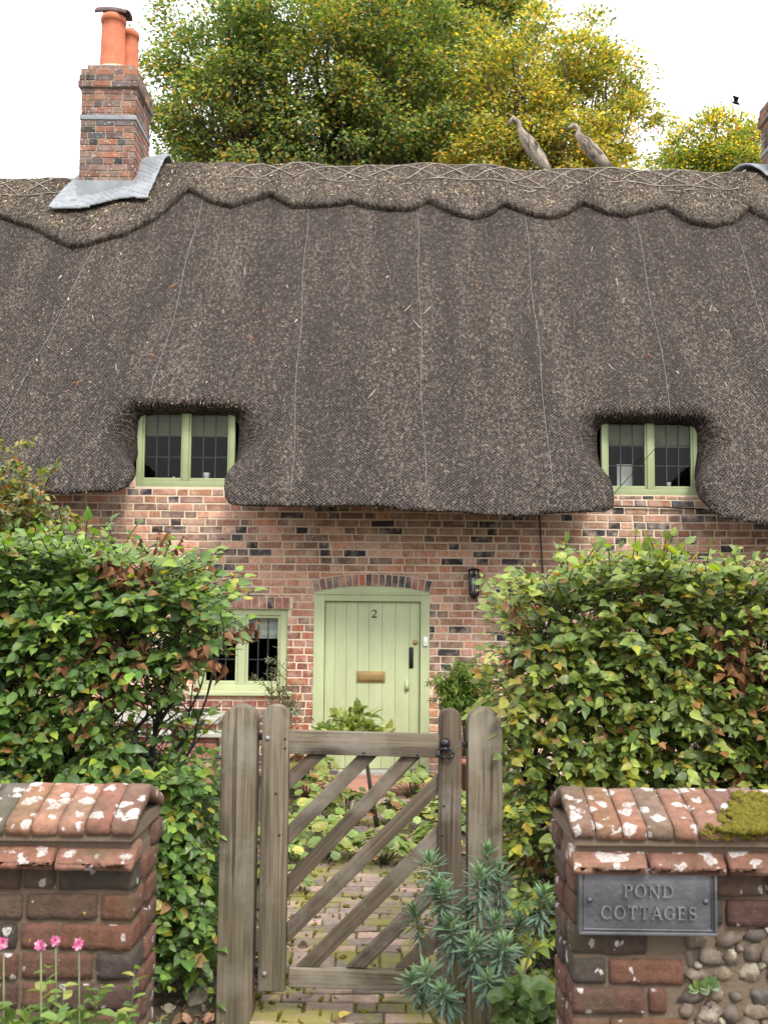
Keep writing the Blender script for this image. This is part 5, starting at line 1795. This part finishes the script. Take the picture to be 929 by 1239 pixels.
deadR = lambda x, z: (noise.noise(Vector((x * 3.3 + 9, z * 3.1, 4.4))) > .47 and random.random() < .5) or ((x - P(905, 780, YH).x) ** 2 + (z - P(905, 775, YH).z) ** 2 < .005) or (x < xr0 + .14 and 1.1 < z < 1.6 and random.random() < .15)
hedge('beech_hedge', 'yellowing hedge with orange leaves at its end behind the wall right of the gate', xr0 - .02, 2.6, 4.62, 5.4, ztr_, 3500, ok_right, PAL_R,
      stemset([P(642, 900, 4.9).x, P(700, 900, 4.9).x, P(765, 900, 5).x, P(830, 900, 5).x, P(900, 900, 5).x, 2.1, 2.4], 4.95, 1.95, .02, 2), deadR, colR, lambda z: xr0 + max(0, z - 1.5) * .20 + max(0, 1.3 - z) * .10 - .02)


# ------------------------------------------------------------------ generic leafy plants
def shrub(name, label, cat, base, h, spread, n_stem, pal, L, W, per, shape='oval', mat=None, stem_mat=None, r=.008, up=.6, z_start=.15, branch=2, droop=.1, flat=.6, group=None, fold=.25, curl=.25, lean=(0, 0), shoot=.25, stem_only=0.0, dens_top=1.0, face=.0, bt=(.35, .85)):
    root = thing(name, label, cat, base, 0, group)
    mat = mat or M_leaf; stem_mat = stem_mat or M_stem_green
    base = Vector(base); pp, dd, nn = [], [], []
    mb = MB()
    for s in range(n_stem):
        a = random.uniform(0, 2 * math.pi); rr = spread * math.sqrt(random.random())
        tip = base + Vector((math.cos(a) * rr + lean[0], math.sin(a) * rr * .8 + lean[1], h * random.uniform(.72, 1.0) * (1 - .25 * (rr / max(spread, 1e-3)) ** 2)))
        if stem_only:
            st = [base, base + Vector((lean[0] * .5, 0, h * stem_only)), ]
            mid = st[1].lerp(tip, .5) + Vector((0, 0, h * .08)); pts = [st[1], mid, tip]
        else:
            st0 = base + Vector((math.cos(a) * rr * .15, math.sin(a) * rr * .15, 0))
            pts = [st0, st0.lerp(tip, .5) + Vector((0, 0, h * .10)) - Vector((math.cos(a), math.sin(a), 0)) * rr * .12, tip]
        def bez(t): return pts[0] * (1 - t) ** 2 + pts[1] * 2 * t * (1 - t) + pts[2] * t * t
        line = [bez(i / 8) for i in range(9)]
        mb.tube(line, [r * (1 - .75 * i / 8) for i in range(9)], 5)
        lines = [line]
        for b in range(branch):
            t = random.uniform(*bt); q_ = bez(t); v = Vector((random.gauss(0, 1), random.gauss(0, 1), random.uniform(.2, 1.2))).normalized()
            ln = shoot * random.uniform(.5, 1.2); sub = [q_, q_ + v * ln * .5 + Vector((0, 0, .02)), q_ + v * ln + Vector((0, 0, -droop * ln))]
            mb.tube(sub, [r * .5, r * .35, r * .15], 4); lines.append(sub)
        for li, ln_ in enumerate(lines):
            k = per if li == 0 else max(3, int(per * .6))
            for i in range(k):
                t = (z_start if li == 0 else .15) + (1 - (z_start if li == 0 else .15)) * ((i + random.random()) / k) ** dens_top
                f = t * (len(ln_) - 1); i0 = min(int(f), len(ln_) - 2); q_ = ln_[i0].lerp(ln_[i0 + 1], f - i0)
                tan = (ln_[i0 + 1] - ln_[i0]).normalized()
                az = i * 2.4 + random.uniform(-.5, .5)
                o1 = tan.cross(Vector((0.3, .2, 1))).normalized(); o2_ = tan.cross(o1)
                d = (o1 * math.cos(az) + o2_ * math.sin(az)) * (1 - up * .5) + tan * up + Vector((0, 0, -droop))
                n_ = Vector((random.gauss(0, .4), random.gauss(0, .4) - face, flat)) + tan * .3
                pp.append(q_); dd.append(d); nn.append(n_)
    n = len(pp); sz = rng.uniform(.7, 1.2, n)
    leaf_obj('foliage', mat, root, [leaf_batch(pp, dd, nn, L * sz, W * sz, pick(pal, n), fold, curl, shape)])
    mb.build('stems', stem_mat, root)
    return root


# far-left berried shrub rising behind the hedge
PAL_CO = [(3, (0.084, 0.119, 0.049)), (2, (0.140, 0.182, 0.063)), (1.5, (0.280, 0.294, 0.084)), (.8, (0.448, 0.336, 0.056)), (.6, (0.490, 0.140, 0.056)), (1, (0.224, 0.238, 0.154))]
b0 = P(20, 700, 7.6)
shrub('berry_shrub', 'loose small-leaved shrub turning yellow and red beneath the eave at far left', 'shrub', (b0.x - .12, 7.6, 0), P(20, 560, 7.6).z + .12, .62, 100, PAL_CO, .046, .026, 46, 'oval', None, M_stem_red, .011, .5, .62, 9, .15, .7, shoot=.34, bt=(.62, 1.0), dens_top=.6)
# bright shrub in the garden behind the left hedge
PAL_BR = [(3, (.14, .20, .025)), (2, (.24, .27, .03)), (1, (.09, .15, .03)), (.6, (.36, .30, .03))]
b0 = P(15, 900, 6.6)
shrub('garden_shrub', 'bright yellow-green shrub in the garden behind the left hedge', 'shrub', (b0.x, 6.6, 0), 1.25, .5, 26, PAL_BR, .065, .034, 26, 'oval', shoot=.25)
b0 = P(120, 900, 6.9)
shrub('garden_shrub', 'mid-green shrub seen through the stems of the left hedge', 'shrub', (b0.x, 6.9, 0), .85, .5, 24, PAL_L, .06, .032, 24, 'oval', shoot=.25)
# ferny plants between hedge and gate post
PAL_FE = [(3, (.10, .15, .035)), (2, (.16, .21, .05)), (1, (.06, .10, .03)), (.7, (.26, .27, .07))]
for px_, Y, h, lab in ((222, 6.6, .84, 'feathery green perennial below the stone shelf, left of the gate post'), (255, 6.1, .62, 'feathery pale perennial just behind the hinge-side gate post'), (190, 5.9, .66, 'feathery dark perennial beside the left wall end')):
    b0 = P(px_, 950, Y); shrub('ferny_perennial', lab, 'plant', (b0.x, Y, 0), h, .30, 26, PAL_FE, .038, .009, 46, 'lance', None, None, .004, .5, .25, 5, .1, .7, shoot=.16, group='feathery perennials left of the path')
# grey olive and feathery bush either side of the door
PAL_OL = [(3, (.16, .19, .12)), (2, (.10, .13, .075)), (1, (.26, .28, .19))]
q_ = P(338, 900, 9.5); shrub('olive_shrub', 'thin upright olive with narrow grey-green leaves against the lower left window', 'shrub', (q_.x, 9.5, 0), P(338, 772, 9.5).z, .20, 10, PAL_OL, .055, .011, 26, 'lance', None, M_stem_red, .006, .55, .25, 4, .0, .5, shoot=.22)
PAL_NA = [(3, (.13, .24, .035)), (2, (.20, .30, .05)), (1.5, (.08, .14, .03)), (.3, (.30, .16, .05))]
q_ = P(563, 900, 9.55); shrub('feathery_bush', 'feathery bright green bush on bare brown stems right of the door', 'shrub', (q_.x, 9.55, .32), P(563, 782, 9.55).z - .32, .30, 44, PAL_NA, .058, .013, 44, 'lance', None, M_stem_red, .0055, .4, .55, 6, .15, .8, shoot=.17, dens_top=.6)
# small standard shrub right behind the gate
PAL_LA = [(3, (.19, .24, .05)), (2, (.13, .18, .04)), (1.5, (.28, .31, .09)), (.8, (.36, .35, .12))]
b0 = G0(455, 1003)
tp = P(428, 860, b0.y)
shrub('standard_laurel', 'small standard shrub with upright glossy leaves on a single stem behind the gate', 'shrub', (b0.x, b0.y, 0), tp.z - .0, .38, 30, PAL_LA, .098, .040, 13, 'oval', M_leaf_gloss, M_bark_dark, .011, .85, .35, 2, -.1, .6, stem_only=.66, lean=(tp.x - b0.x - .03, 0), shoot=.12, fold=.35, curl=.1)
mb = MB(); mb.tube([b0 + Vector((.02, 0, -.05)), b0 + Vector(((tp.x - b0.x) * .25, 0, .3)), b0 + Vector(((tp.x - b0.x) * .5, 0, (tp.z) * .66))], [.020, .016, .013], 8)
mb.build('trunk', M_bark_dark, [o_ for o_ in COL.objects if o_.name.startswith('standard_laurel')][0])


# ------------------------------------------------------------------ low leafy clumps along the path
def lobed_clump(c, r, n, pal, label, size=(.055, .10), h=.16, group='leafy clumps beside the path', name='ladys_mantle'):
    root = thing(name, label, 'plant', (c[0], c[1], 0), 0, group)
    bt = []; st = MB(); pp, dd, nn, LL, CC = [], [], [], [], []
    for i in range(n):
        a = random.uniform(0, 6.283); q_ = math.sqrt(random.random()); rr = r * q_
        p = Vector((c[0] + math.cos(a) * rr, c[1] + math.sin(a) * rr, h * (1.1 - .7 * q_ * q_) * random.uniform(.55, 1.1) + .03))
        n_ = Vector((math.cos(a) * q_ * .8 + random.gauss(0, .25), math.sin(a) * q_ * .8 + random.gauss(0, .25) - .15, 1)).normalized()
        t = n_.cross(Vector((math.sin(a), -math.cos(a), .1))).normalized(); b = n_.cross(t)
        S = random.uniform(*size); col = pick(pal, 1)[0]
        for k in range(6):                       # lobes of one leaf
            al = -2.3 + 4.6 * k / 5
            pp.append(p); dd.append(t * math.cos(al) + b * math.sin(al) + n_ * .15); nn.append(n_); LL.append(S * (.62 - .05 * abs(al))); CC.append(col)
        st.tube([(c[0] + math.cos(a) * rr * .2, c[1] + math.sin(a) * rr * .2, 0), (p.x * .6 + c[0] * .4, p.y * .6 + c[1] * .4, p.z * .75), tuple(p)], .0022, 4)
    LL = np.array(LL)
    leaf_obj('foliage', M_leaf, root, [leaf_batch(pp, dd, nn, LL, LL * .95, np.array(CC), .18, .12, 'round')])
    st.build('stalks', M_stem_green, root); return root


PAL_AL = [(3, (.20, .27, .065)), (2, (.29, .34, .11)), (1.2, (.13, .20, .05)), (.8, (.37, .36, .10)), (.2, (.32, .17, .08))]
for px_, py_, r, n, lab in ((372, 965, .30, 44, 'yellow-green leafy clump at the door end of the path, left side'), (385, 1003, .27, 40, 'leafy clump left of the path under the standard shrub'), (395, 1040, .22, 30, 'leafy clump at the left path edge behind the slats'),
                            (420, 990, .22, 30, 'leafy clump around the thin trunk behind the gate'), (462, 1046, .20, 26, 'small leafy clump straying onto the brick path'), (355, 1025, .25, 34, 'leafy clump tight behind the hinge stile'),
                            (500, 965, .25, 34, 'pale leafy clump at the right of the door landing'), (535, 985, .22, 30, 'leafy clump behind the latch stile of the gate'), (470, 1000, .16, 20, 'small yellow clump in the middle of the path bed'),
                            (528, 1040, .17, 22, 'low leafy clump at the right path edge behind the slats'), (590, 1010, .25, 30, 'leafy clump behind the latch-side post'), (345, 1075, .17, 24, 'small leafy clump nearest the gate on the hinge side'), (515, 1010, .20, 26, 'leafy clump on the bare soil patch right of the path'), (372, 940, .26, 34, 'leafy clump against the terrace step on the left')):
    g_ = G0(px_, py_); lobed_clump((g_.x, g_.y), r * 1.08, int(n * 1.5), PAL_AL, lab, (.06, .11), .20)
# plants at the foot of the right wall
PAL_RL = [(3, (.10, .17, .045)), (2, (.15, .22, .06)), (1, (.07, .12, .035)), (.4, (.22, .25, .06))]
for px_, py_, Y, h, lab in ((640, 1232, 3.75, .42, 'rounded green leaves growing at the foot of the flint wall'),):
    b0 = P(px_, py_, Y); shrub('low_plant', lab, 'plant', (b0.x, Y, 0), h + .08, .13, 15, PAL_RL, .062, .046, 15, 'round', None, None, .0032, .5, .2, 2, .1, .8, shoot=.10, face=.5)


# ------------------------------------------------------------------ spurge in front of the gate
eu = thing('spiky_spurge', 'blue-green spurge with bottlebrush stems in front of the latch-side post', 'plant', (P(580, 1239, 4.05).x, 4.05, 0))
bp, bd_, bn, bl, bc = [], [], [], [], []
stm = MB()
ebase = Vector((P(585, 1200, 4.05).x, 4.05, .0))
for k, (px_, py_, Y, hd) in enumerate(((520, 1045, 4.02, 1.0), (532, 1078, 3.95, 1.2), (590, 1035, 4.05, 1.15), (580, 1062, 3.97, 1.1), (605, 1060, 4.10, 1.15), (545, 1122, 3.9, 1.1), (572, 1146, 3.86, 1.0), (610, 1146, 3.84, 1.15), (600, 1118, 3.95, .9),
                                       (660, 1085, 4.0, 1.15), (500, 1108, 4.1, .9), (516, 1182, 3.9, .9), (498, 1190, 4.0, .8), (565, 1108, 4.0, .9), (628, 1120, 4.1, .9), (535, 1205, 3.82, .8), (590, 1190, 3.8, .7))):
    tip = P(px_, py_ - 8, Y)
    b = ebase + Vector((random.uniform(-.06, .06), random.uniform(-.05, .05), 0))
    mid = b.lerp(tip, .45) + Vector(((tip.x - b.x) * .18, 0, -.02 + .0 * hd))
    bez = lambda t: b * (1 - t) ** 2 + mid * 2 * t * (1 - t) + tip * t * t
    line = [bez(i / 10) for i in range(11)]
    stm.tube(line, [.0065 - .0025 * i / 10 for i in range(11)], 6, (1, 1, 1))
    Lh = .115 * hd
    tot = sum((line[i + 1] - line[i]).length for i in range(10))
    n = int(74 * hd)
    for i in range(n):
        t = (i / n) ** .8                     # 0 at the bottom of the head, 1 at the tip
        s = 1 - (Lh / tot) * (1 - t)
        q_ = bez(max(0, s)); tan = (bez(min(1, s + .02)) - bez(max(0, s - .02))).normalized()
        az = i * 2.39996; o1 = tan.cross(Vector((.31, .2, .4))).normalized(); o2_ = tan.cross(o1)
        el = -.45 + 1.75 * t ** 1.5
        rad_ = o1 * math.cos(az) + o2_ * math.sin(az)
        d = rad_ * math.cos(el) + tan * math.sin(el) + Vector((0, 0, -.12 * (1 - t)))
        bp.append(q_); bd_.append(d); bn.append(tan + rad_ * .1); dj = Vector((random.gauss(0, .12), random.gauss(0, .12), random.gauss(0, .12))); bd_[-1] = bd_[-1] + dj; bl.append((.080 if t < .75 else .080 * (1 - .55 * (t - .75) / .25)) * random.uniform(.65, 1.2) * (.75 + .25 * hd))
        bc.append(np.array((.088, .140, .105)) * (1 - t ** 3) + np.array((.14, .24, .09)) * t ** 3)
bl = np.array(bl); bc = np.array(bc) * rng.uniform(.75, 1.3, (len(bc), 1))
leaf_obj('foliage', M_leaf_blue, eu, [leaf_batch(bp, bd_, bn, bl, bl * .135 + .002, bc, .2, .14, 'lance')])
stm.build('stems', simple('spurge_stem', (.16, .15, .065), .7, 0, .3), eu)

# ------------------------------------------------------------------ flowering tangle in front of the left wall
PAL_GR = [(3, (.10, .16, .04)), (2, (.16, .22, .05)), (1, (.30, .26, .10)), (1, (.06, .11, .03))]
def blades(label, c, n, h, sp, pal, w_=.006, name='grass_tuft', bend=.5, group='grass tufts before the left wall'):
    bt = []
    mb_v, mb_q, cc = [], [], []
    o_ = 0
    for i in range(n):
        a = random.uniform(0, 6.283); q_ = random.random() * sp; b = Vector((c[0] + math.cos(a) * q_ * .35, c[1] + math.sin(a) * q_ * .35, 0)); H = h * random.uniform(.5, 1.1)
        dr = Vector((math.cos(a), math.sin(a), 0)) * sp * random.uniform(.4, 1.3); sd_ = Vector((-math.sin(a), math.cos(a), 0)); col = pick(pal, 1)[0]
        m = 7
        for k in range(m):
            t = k / (m - 1); p = b + dr * t * t + Vector((0, 0, H * (t - bend * .45 * t ** 3)))
            ww = w_ * (1 - t ** 2) + .0006
            mb_v += [p - sd_ * ww, p + sd_ * ww + Vector((0, 0, .0))]; cc += [col, col]
        for k in range(m - 1): mb_q.append((o_ + 2 * k, o_ + 2 * k + 1, o_ + 2 * k + 3, o_ + 2 * k + 2))
        o_ += 2 * m
    luv = np.zeros((len(mb_v), 3)); luv[:, 1] = .3
    return tag(npmesh(name, np.array(mb_v), quads=np.array(mb_q), mats=(M_leaf,), col=np.array(cc), luv=luv), label, 'grass', group)


gy = 2.72
PAL_TAN = [(2, (.40, .27, .13)), (2, (.30, .24, .08)), (1, (.16, .20, .05)), (1, (.48, .36, .18))]
for px_, h, pal, lab in ((5, .90, PAL_TAN, 'dry tan grass blades at the very corner, before the left wall'), (38, .86, PAL_TAN, 'dry bleached blades arching before the left wall'), (70, .80, PAL_GR, 'green blades between the flowers before the left wall')):
    b0 = P(px_, 1239, gy); blades(lab, (b0.x, gy, 0), 34, h, .20, pal)
PAL_WE = [(3, (.14, .22, .05)), (2, (.20, .28, .07)), (1, (.08, .14, .04)), (.4, (.30, .30, .07))]
for px_, Y, h, lab in ((20, 2.62, .78, 'leafy green flower stems low at the left edge before the wall'), (75, 2.66, .80, 'leafy flower stems below the middle of the left wall'), (118, 2.70, .72, 'leafy stems nearest the end of the left wall'), (150, 2.76, .74, 'seedling with pale leaves at the corner of the left wall')):
    b0 = P(px_, 1239, Y); shrub('leafy_weed', lab, 'plant', (b0.x, Y, 0), h * 1.22, .13, 11 if px_ < 140 else 5, PAL_WE, .042, .024, 34, 'oval', None, None, .003, .5, .25, 2, .1, .7, group='leafy weeds before the left wall', shoot=.10)
def flower(px_, py_, Y, label):
    p = P(px_, py_, Y); root = thing('pink_flower', label, 'flower', (p.x, Y, 0), 0, 'pink flowers before the left wall')
    mb = MB(); mb.tube([(p.x + .03, Y + .02, 0), (p.x + .01, Y + .01, p.z * .6), tuple(p)], .0022, 5); mb.build('stalk', M_stem_green, root)
    pp, dd, nn = [], [], []
    for k in range(9):
        a = 2 * math.pi * k / 9; pp.append(p); dd.append((math.cos(a), -.4, math.sin(a))); nn.append((0, -1, .2))
    for k in range(6):
        a = 2 * math.pi * k / 6 + .3; pp.append(p + Vector((0, -.003, 0))); dd.append((math.cos(a) * .8, -.8, math.sin(a) * .8)); nn.append((0, -1, .4))
    leaf_obj('petals', M_leaf_dry, root, [leaf_batch(pp, dd, nn, rng.uniform(.011, .018, 15), np.full(15, .011), pick([(2, (.50, .11, .24)), (1, (.60, .30, .40))], 15), .3, .2, 'oval')])
for a, b, lab in ((5, 1140, 'pink flower at the left edge before the wall'), (50, 1143, 'pink flower in the middle of three above the grass'), (68, 1138, 'pink flower touching its neighbour above the grass'), (96, 1142, 'pink flower nearest the wall end')):
    flower(a, b, 2.66 + random.uniform(-.03, .03), lab)
# little self-sown plants on the flint wall
for px_, py_, lab in ((858, 1192, 'tiny fern leaf sprouting from the flint wall below the plaque'), (845, 1196, 'tiny green seedling rooted in the flint wall')):
    b0 = P(px_, py_, 2.91); root = thing('wall_seedling', lab, 'plant', b0)
    pp = [b0] * 7; dd = [(math.cos(a), -.4, math.sin(a) * .8) for a in (0, .6, 1.2, 2, 2.7, 3.3, -.4)]
    leaf_obj('foliage', M_leaf, root, [leaf_batch(pp, dd, [(0, -1, .6)] * 7, np.full(7, .030), np.full(7, .018), pick(PAL_RL, 7), .2, .2, 'round')])

# ------------------------------------------------------------------ stones, fallen leaves
for i, (px_, py_, r, lab) in enumerate(((193, 1207, .045, 'pale blocky flint stone beside the left wall end'), (238, 1216, .062, 'largest buff stone on the soil left of the gate post'), (216, 1196, .038, 'dark grey stone behind the buff one'), (275, 1228, .038, 'white chipped stone at the foot of the hinge-side post'),
                                      (296, 1226, .032, 'small cream stone right of the white chipped one'), (205, 1226, .030, 'flat brown stone at the bottom edge'), (252, 1236, .03, 'reddish stone fragment at the bottom edge'), (226, 1236, .026, 'small orange stone fragment below the largest buff stone'))):
    g_ = G0(px_, py_); mb = MB(); c = random.choice([(.42, .35, .24), (.36, .29, .2)]) 
    blob(mb, (g_.x, g_.y, r * .45), (r, r * .8, r * .62), (1, 1, 1), .42, 1.3, ICO3)
    tag(mb.build('stone', [M_rock, simple('dark_stone', (.10, .095, .08), .85, 0, .4, 9, .6, 40), M_stone_pale, simple('red_stone', (.25, .14, .09), .85, 0, .3, 9, .5, 40)][{2: 1, 3: 2, 4: 2, 5: 0, 6: 3, 7: 3}.get(i, 0)]), lab, 'stone', 'stones beside the gate')
n = 5200
x = rng.uniform(-3.2, 3.2, n); y = rng.uniform(3.3, 9.3, n)
onp = (np.abs(x + .09) < .47); keep = ~onp | (rng.random(n) < .22)
x, y = x[keep], y[keep]; n = len(x)
z = ground_z(x, y) + rng.uniform(.004, .022, n)
d = rng.normal(0, 1, (n, 3)); d[:, 2] *= .25; nr = rng.normal(0, .35, (n, 3)); nr[:, 2] = 1
L = rng.uniform(.03, .075, n)
C = pick([(3, (.20, .11, .06)), (2, (.13, .07, .04)), (2, (.30, .20, .12)), (1, (.36, .25, .09)), (.6, (.42, .34, .08)), (1, (.08, .05, .035)), (.5, (.45, .38, .28))], n)
tag(leaf_obj('fallen_leaves', M_leaf_dry, None, [leaf_batch(np.stack([x, y, z], 1), d, nr, L, L * .6, C, .5, .3, 'ovate', .08)]), 'brown and yellow leaf litter covering the soil around the gate', 'fallen leaves', kind='stuff')
# bark chips, pebbles and moss tufts on the soil
mb = MB()
for i in range(900):
    x = random.uniform(-1.3, 1.3); y = random.uniform(4.2, 6.2)
    if abs(x + .09) < .46 and random.random() < .85: continue
    s = random.uniform(.006, .018); blob(mb, (x, y, float(ground_z(np.float64(x), np.float64(y))) + s * .3), (s * 1.4, s, s * .6), random.choice([(.25, .2, .14), (.12, .085, .055), (.38, .32, .24), (.06, .045, .035)]), .3, 1.5, (ICO2[0], ICO2[1]) if s > .014 else ico(1))
tag(mb.build('gravel', M_flint), 'scattered grit and bark chips on the bare soil', 'gravel', kind='stuff')
mb = MB()
for i in range(420):
    u_ = random.random()
    x = random.choice([random.gauss(-.44, .06), random.gauss(.30, .06), random.uniform(-.5, .35)]); y = random.uniform(4.25, 7.5)
    s = random.uniform(.006, .020)
    blob(mb, (x, y, .002), (s * 1.6, s * 1.6, s * .45), (1, 1, 1), .4, 2.2, ico(1))
tag(mb.build('path_moss', M_moss), 'yellow green moss between the bricks of the path', 'moss', kind='stuff')


# ------------------------------------------------------------------ trees behind the cottage
def tree(name, label, base, zc, rx, ry, rz, n_clump, per, pal, clump=.62, leaf=(.085, .14), ztrunk=7.0, bark=None, sparse=0.0, nlimb=11, lump=.30, zmin=7.0):
    root = thing(name, label, 'tree', (base[0], base[1], 0), 0, 'trees behind the cottage')
    bx_, by_ = base; c0 = Vector((bx_, by_, zc)); C = []
    tries = 0
    o = Vector((bx_ * 1.7, by_, 3.3))
    while len(C) < n_clump and tries < 60000:
        tries += 1
        v = Vector((random.gauss(0, 1), random.gauss(0, 1), random.gauss(0, 1))).normalized()
        k = 1 + lump * noise.fractal(v * 1.9 + o, 1.0, 2.0, 3)
        r = random.random() ** (1 / 3.2) * k
        if sparse and random.random() < sparse * (noise.noise(v * 3 + o * 2) + .5): continue
        p = c0 + Vector((v.x * rx * r, v.y * ry * r, v.z * rz * r))
        if p.z < zmin: continue
        C.append(p)
    P_, D_, N_, L_, K_ = [], [], [], [], []
    Ca = np.array(C)
    hue = np.array([noise.noise(p * .35 + o) for p in C])
    for p, hq in zip(Ca, hue):
        s = clump * random.uniform(.6, 1.25); n = int(per * random.uniform(.6, 1.3) * (s / clump) ** 1.5)
        off = rng.normal(0, 1, (n, 3)) * np.array([s * .55, s * .55, s * .26])
        q_ = p + off; q_[:, 2] -= .18 * (off[:, 0] ** 2 + off[:, 1] ** 2) / max(s, .1)
        P_.append(q_); out = unit(off + unit(p - np.array(c0)) * .4)
        D_.append(out + rng.normal(0, .5, (n, 3))); nn_ = rng.normal(0, .5, (n, 3)); nn_[:, 2] += .8; nn_[:, 1] -= .25; N_.append(nn_)
        L_.append(rng.uniform(*leaf, n))
        K_.append(pal(hq, n, p))
    P_, D_, N_, L_, K_ = (np.concatenate(a) for a in (P_, D_, N_, L_, K_))
    leaf_obj('crown', M_leaf_tree, root, [leaf_batch(P_, D_, N_, L_, L_ * .62, K_, .2, .2, 'mini')])
    tr = MB(); top = Vector((bx_, by_, ztrunk))
    tr.tube([(bx_, by_, -.2), (bx_ + .05, by_, ztrunk * .5), tuple(top)], [.55, .42, .34], 12)
    tr.build('trunk', bark or M_bark_pale, root)
    seeds = Ca[rng.choice(len(Ca), nlimb, replace=False)]
    own = np.argmin(((Ca[:, None] - seeds[None]) ** 2).sum(-1), 1)
    for k in range(nlimb):
        mem = Ca[own == k]
        if not len(mem): continue
        cen = Vector(mem.mean(0)); lb = MB()
        fork = top.lerp(cen, .62) + Vector((random.gauss(0, .3), random.gauss(0, .3), -.3))
        j1 = top.lerp(fork, .5) + Vector((random.gauss(0, .25), random.gauss(0, .25), .2))
        lb.tube([top - Vector((0, 0, .4)), j1, fork], [.24, .17, .11], 8)
        for m in mem[::2]:
            m = Vector(m); mid = fork.lerp(m, .5) + Vector((random.gauss(0, .22), random.gauss(0, .22), random.uniform(-.25, .15)))
            q1 = fork.lerp(mid, .5) + Vector((random.gauss(0, .1), random.gauss(0, .1), random.gauss(0, .1)))
            lb.tube([fork, q1, mid, mid.lerp(m, .5) + Vector((random.gauss(0, .1), random.gauss(0, .1), .05)), m], [.055, .042, .030, .018, .006], 5)
        lb.build('limb', bark or M_bark_pale, root)
    return root


def pal_dark(h, n, p):
    a = [(2.6, (0.085, 0.134, 0.054)), (3, (0.152, 0.220, 0.076)), (2.6, (0.244, 0.305, 0.102)), (.4 + max(0, h) * 4, (0.415, 0.342, 0.085)), (.15 + max(0, h) * 1.5, (0.488, 0.268, 0.051))]
    return pick(a, n, .3)


def pal_yel(h, n, p):
    a = [(2.6, (0.232, 0.275, 0.076)), (2, (0.366, 0.354, 0.102)), (1.8 + max(0, h) * 5, (0.610, 0.451, 0.068)), (.4 + max(0, h) * 4, (0.620, 0.354, 0.068)), (1.6 if h < -.1 else .5, (0.122, 0.159, 0.051))]
    return pick(a, n, .28)


def pal_oak(h, n, p):
    a = [(2.4, (0.146, 0.220, 0.060)), (2, (0.268, 0.305, 0.068)), (1.4 + max(0, h) * 7, (0.620, 0.488, 0.051)), (.4 + max(0, h) * 3, (0.620, 0.268, 0.060)), (.7, (0.098, 0.134, 0.043))]
    return pick(a, n, .25)


q_ = P(385, 110, 26.0); tree('beech_tree', 'broad dense green tree rising behind the ridge beside the chimney', (q_.x, 26.0), q_.z, 4.25, 3.2, 4.6, 560, 250, pal_dark, .56, (.085, .15), 8.5, M_bark, .38, 9, .26, 8.5)
q_ = P(658, 158, 24.5); tree('beech_tree', 'airy tree with golden autumn leaves behind the straw birds', (q_.x, 24.5), q_.z, 2.40, 1.7, 3.3, 250, 220, pal_yel, .45, (.08, .135), 8.5, M_bark, .75, 9, .24, 8.5)
q_ = P(520, 40, 29.0); tree('beech_tree', 'tall olive-green tree between the green and the golden one', (q_.x, 29.0), q_.z, 2.9, 2.4, 5.0, 300, 250, pal_dark, .58, (.09, .155), 8.5, M_bark, .25, 7, .25, 8.5)
q_ = P(878, 212, 30.0); tree('oak_tree', 'small yellow-green tree peeping over the ridge beside the right chimney', (q_.x, 30.0), q_.z, 1.95, 1.6, 1.55, 120, 230, pal_oak, .5, (.085, .145), 8.5, M_bark, .2, 6, .35, 9.0)
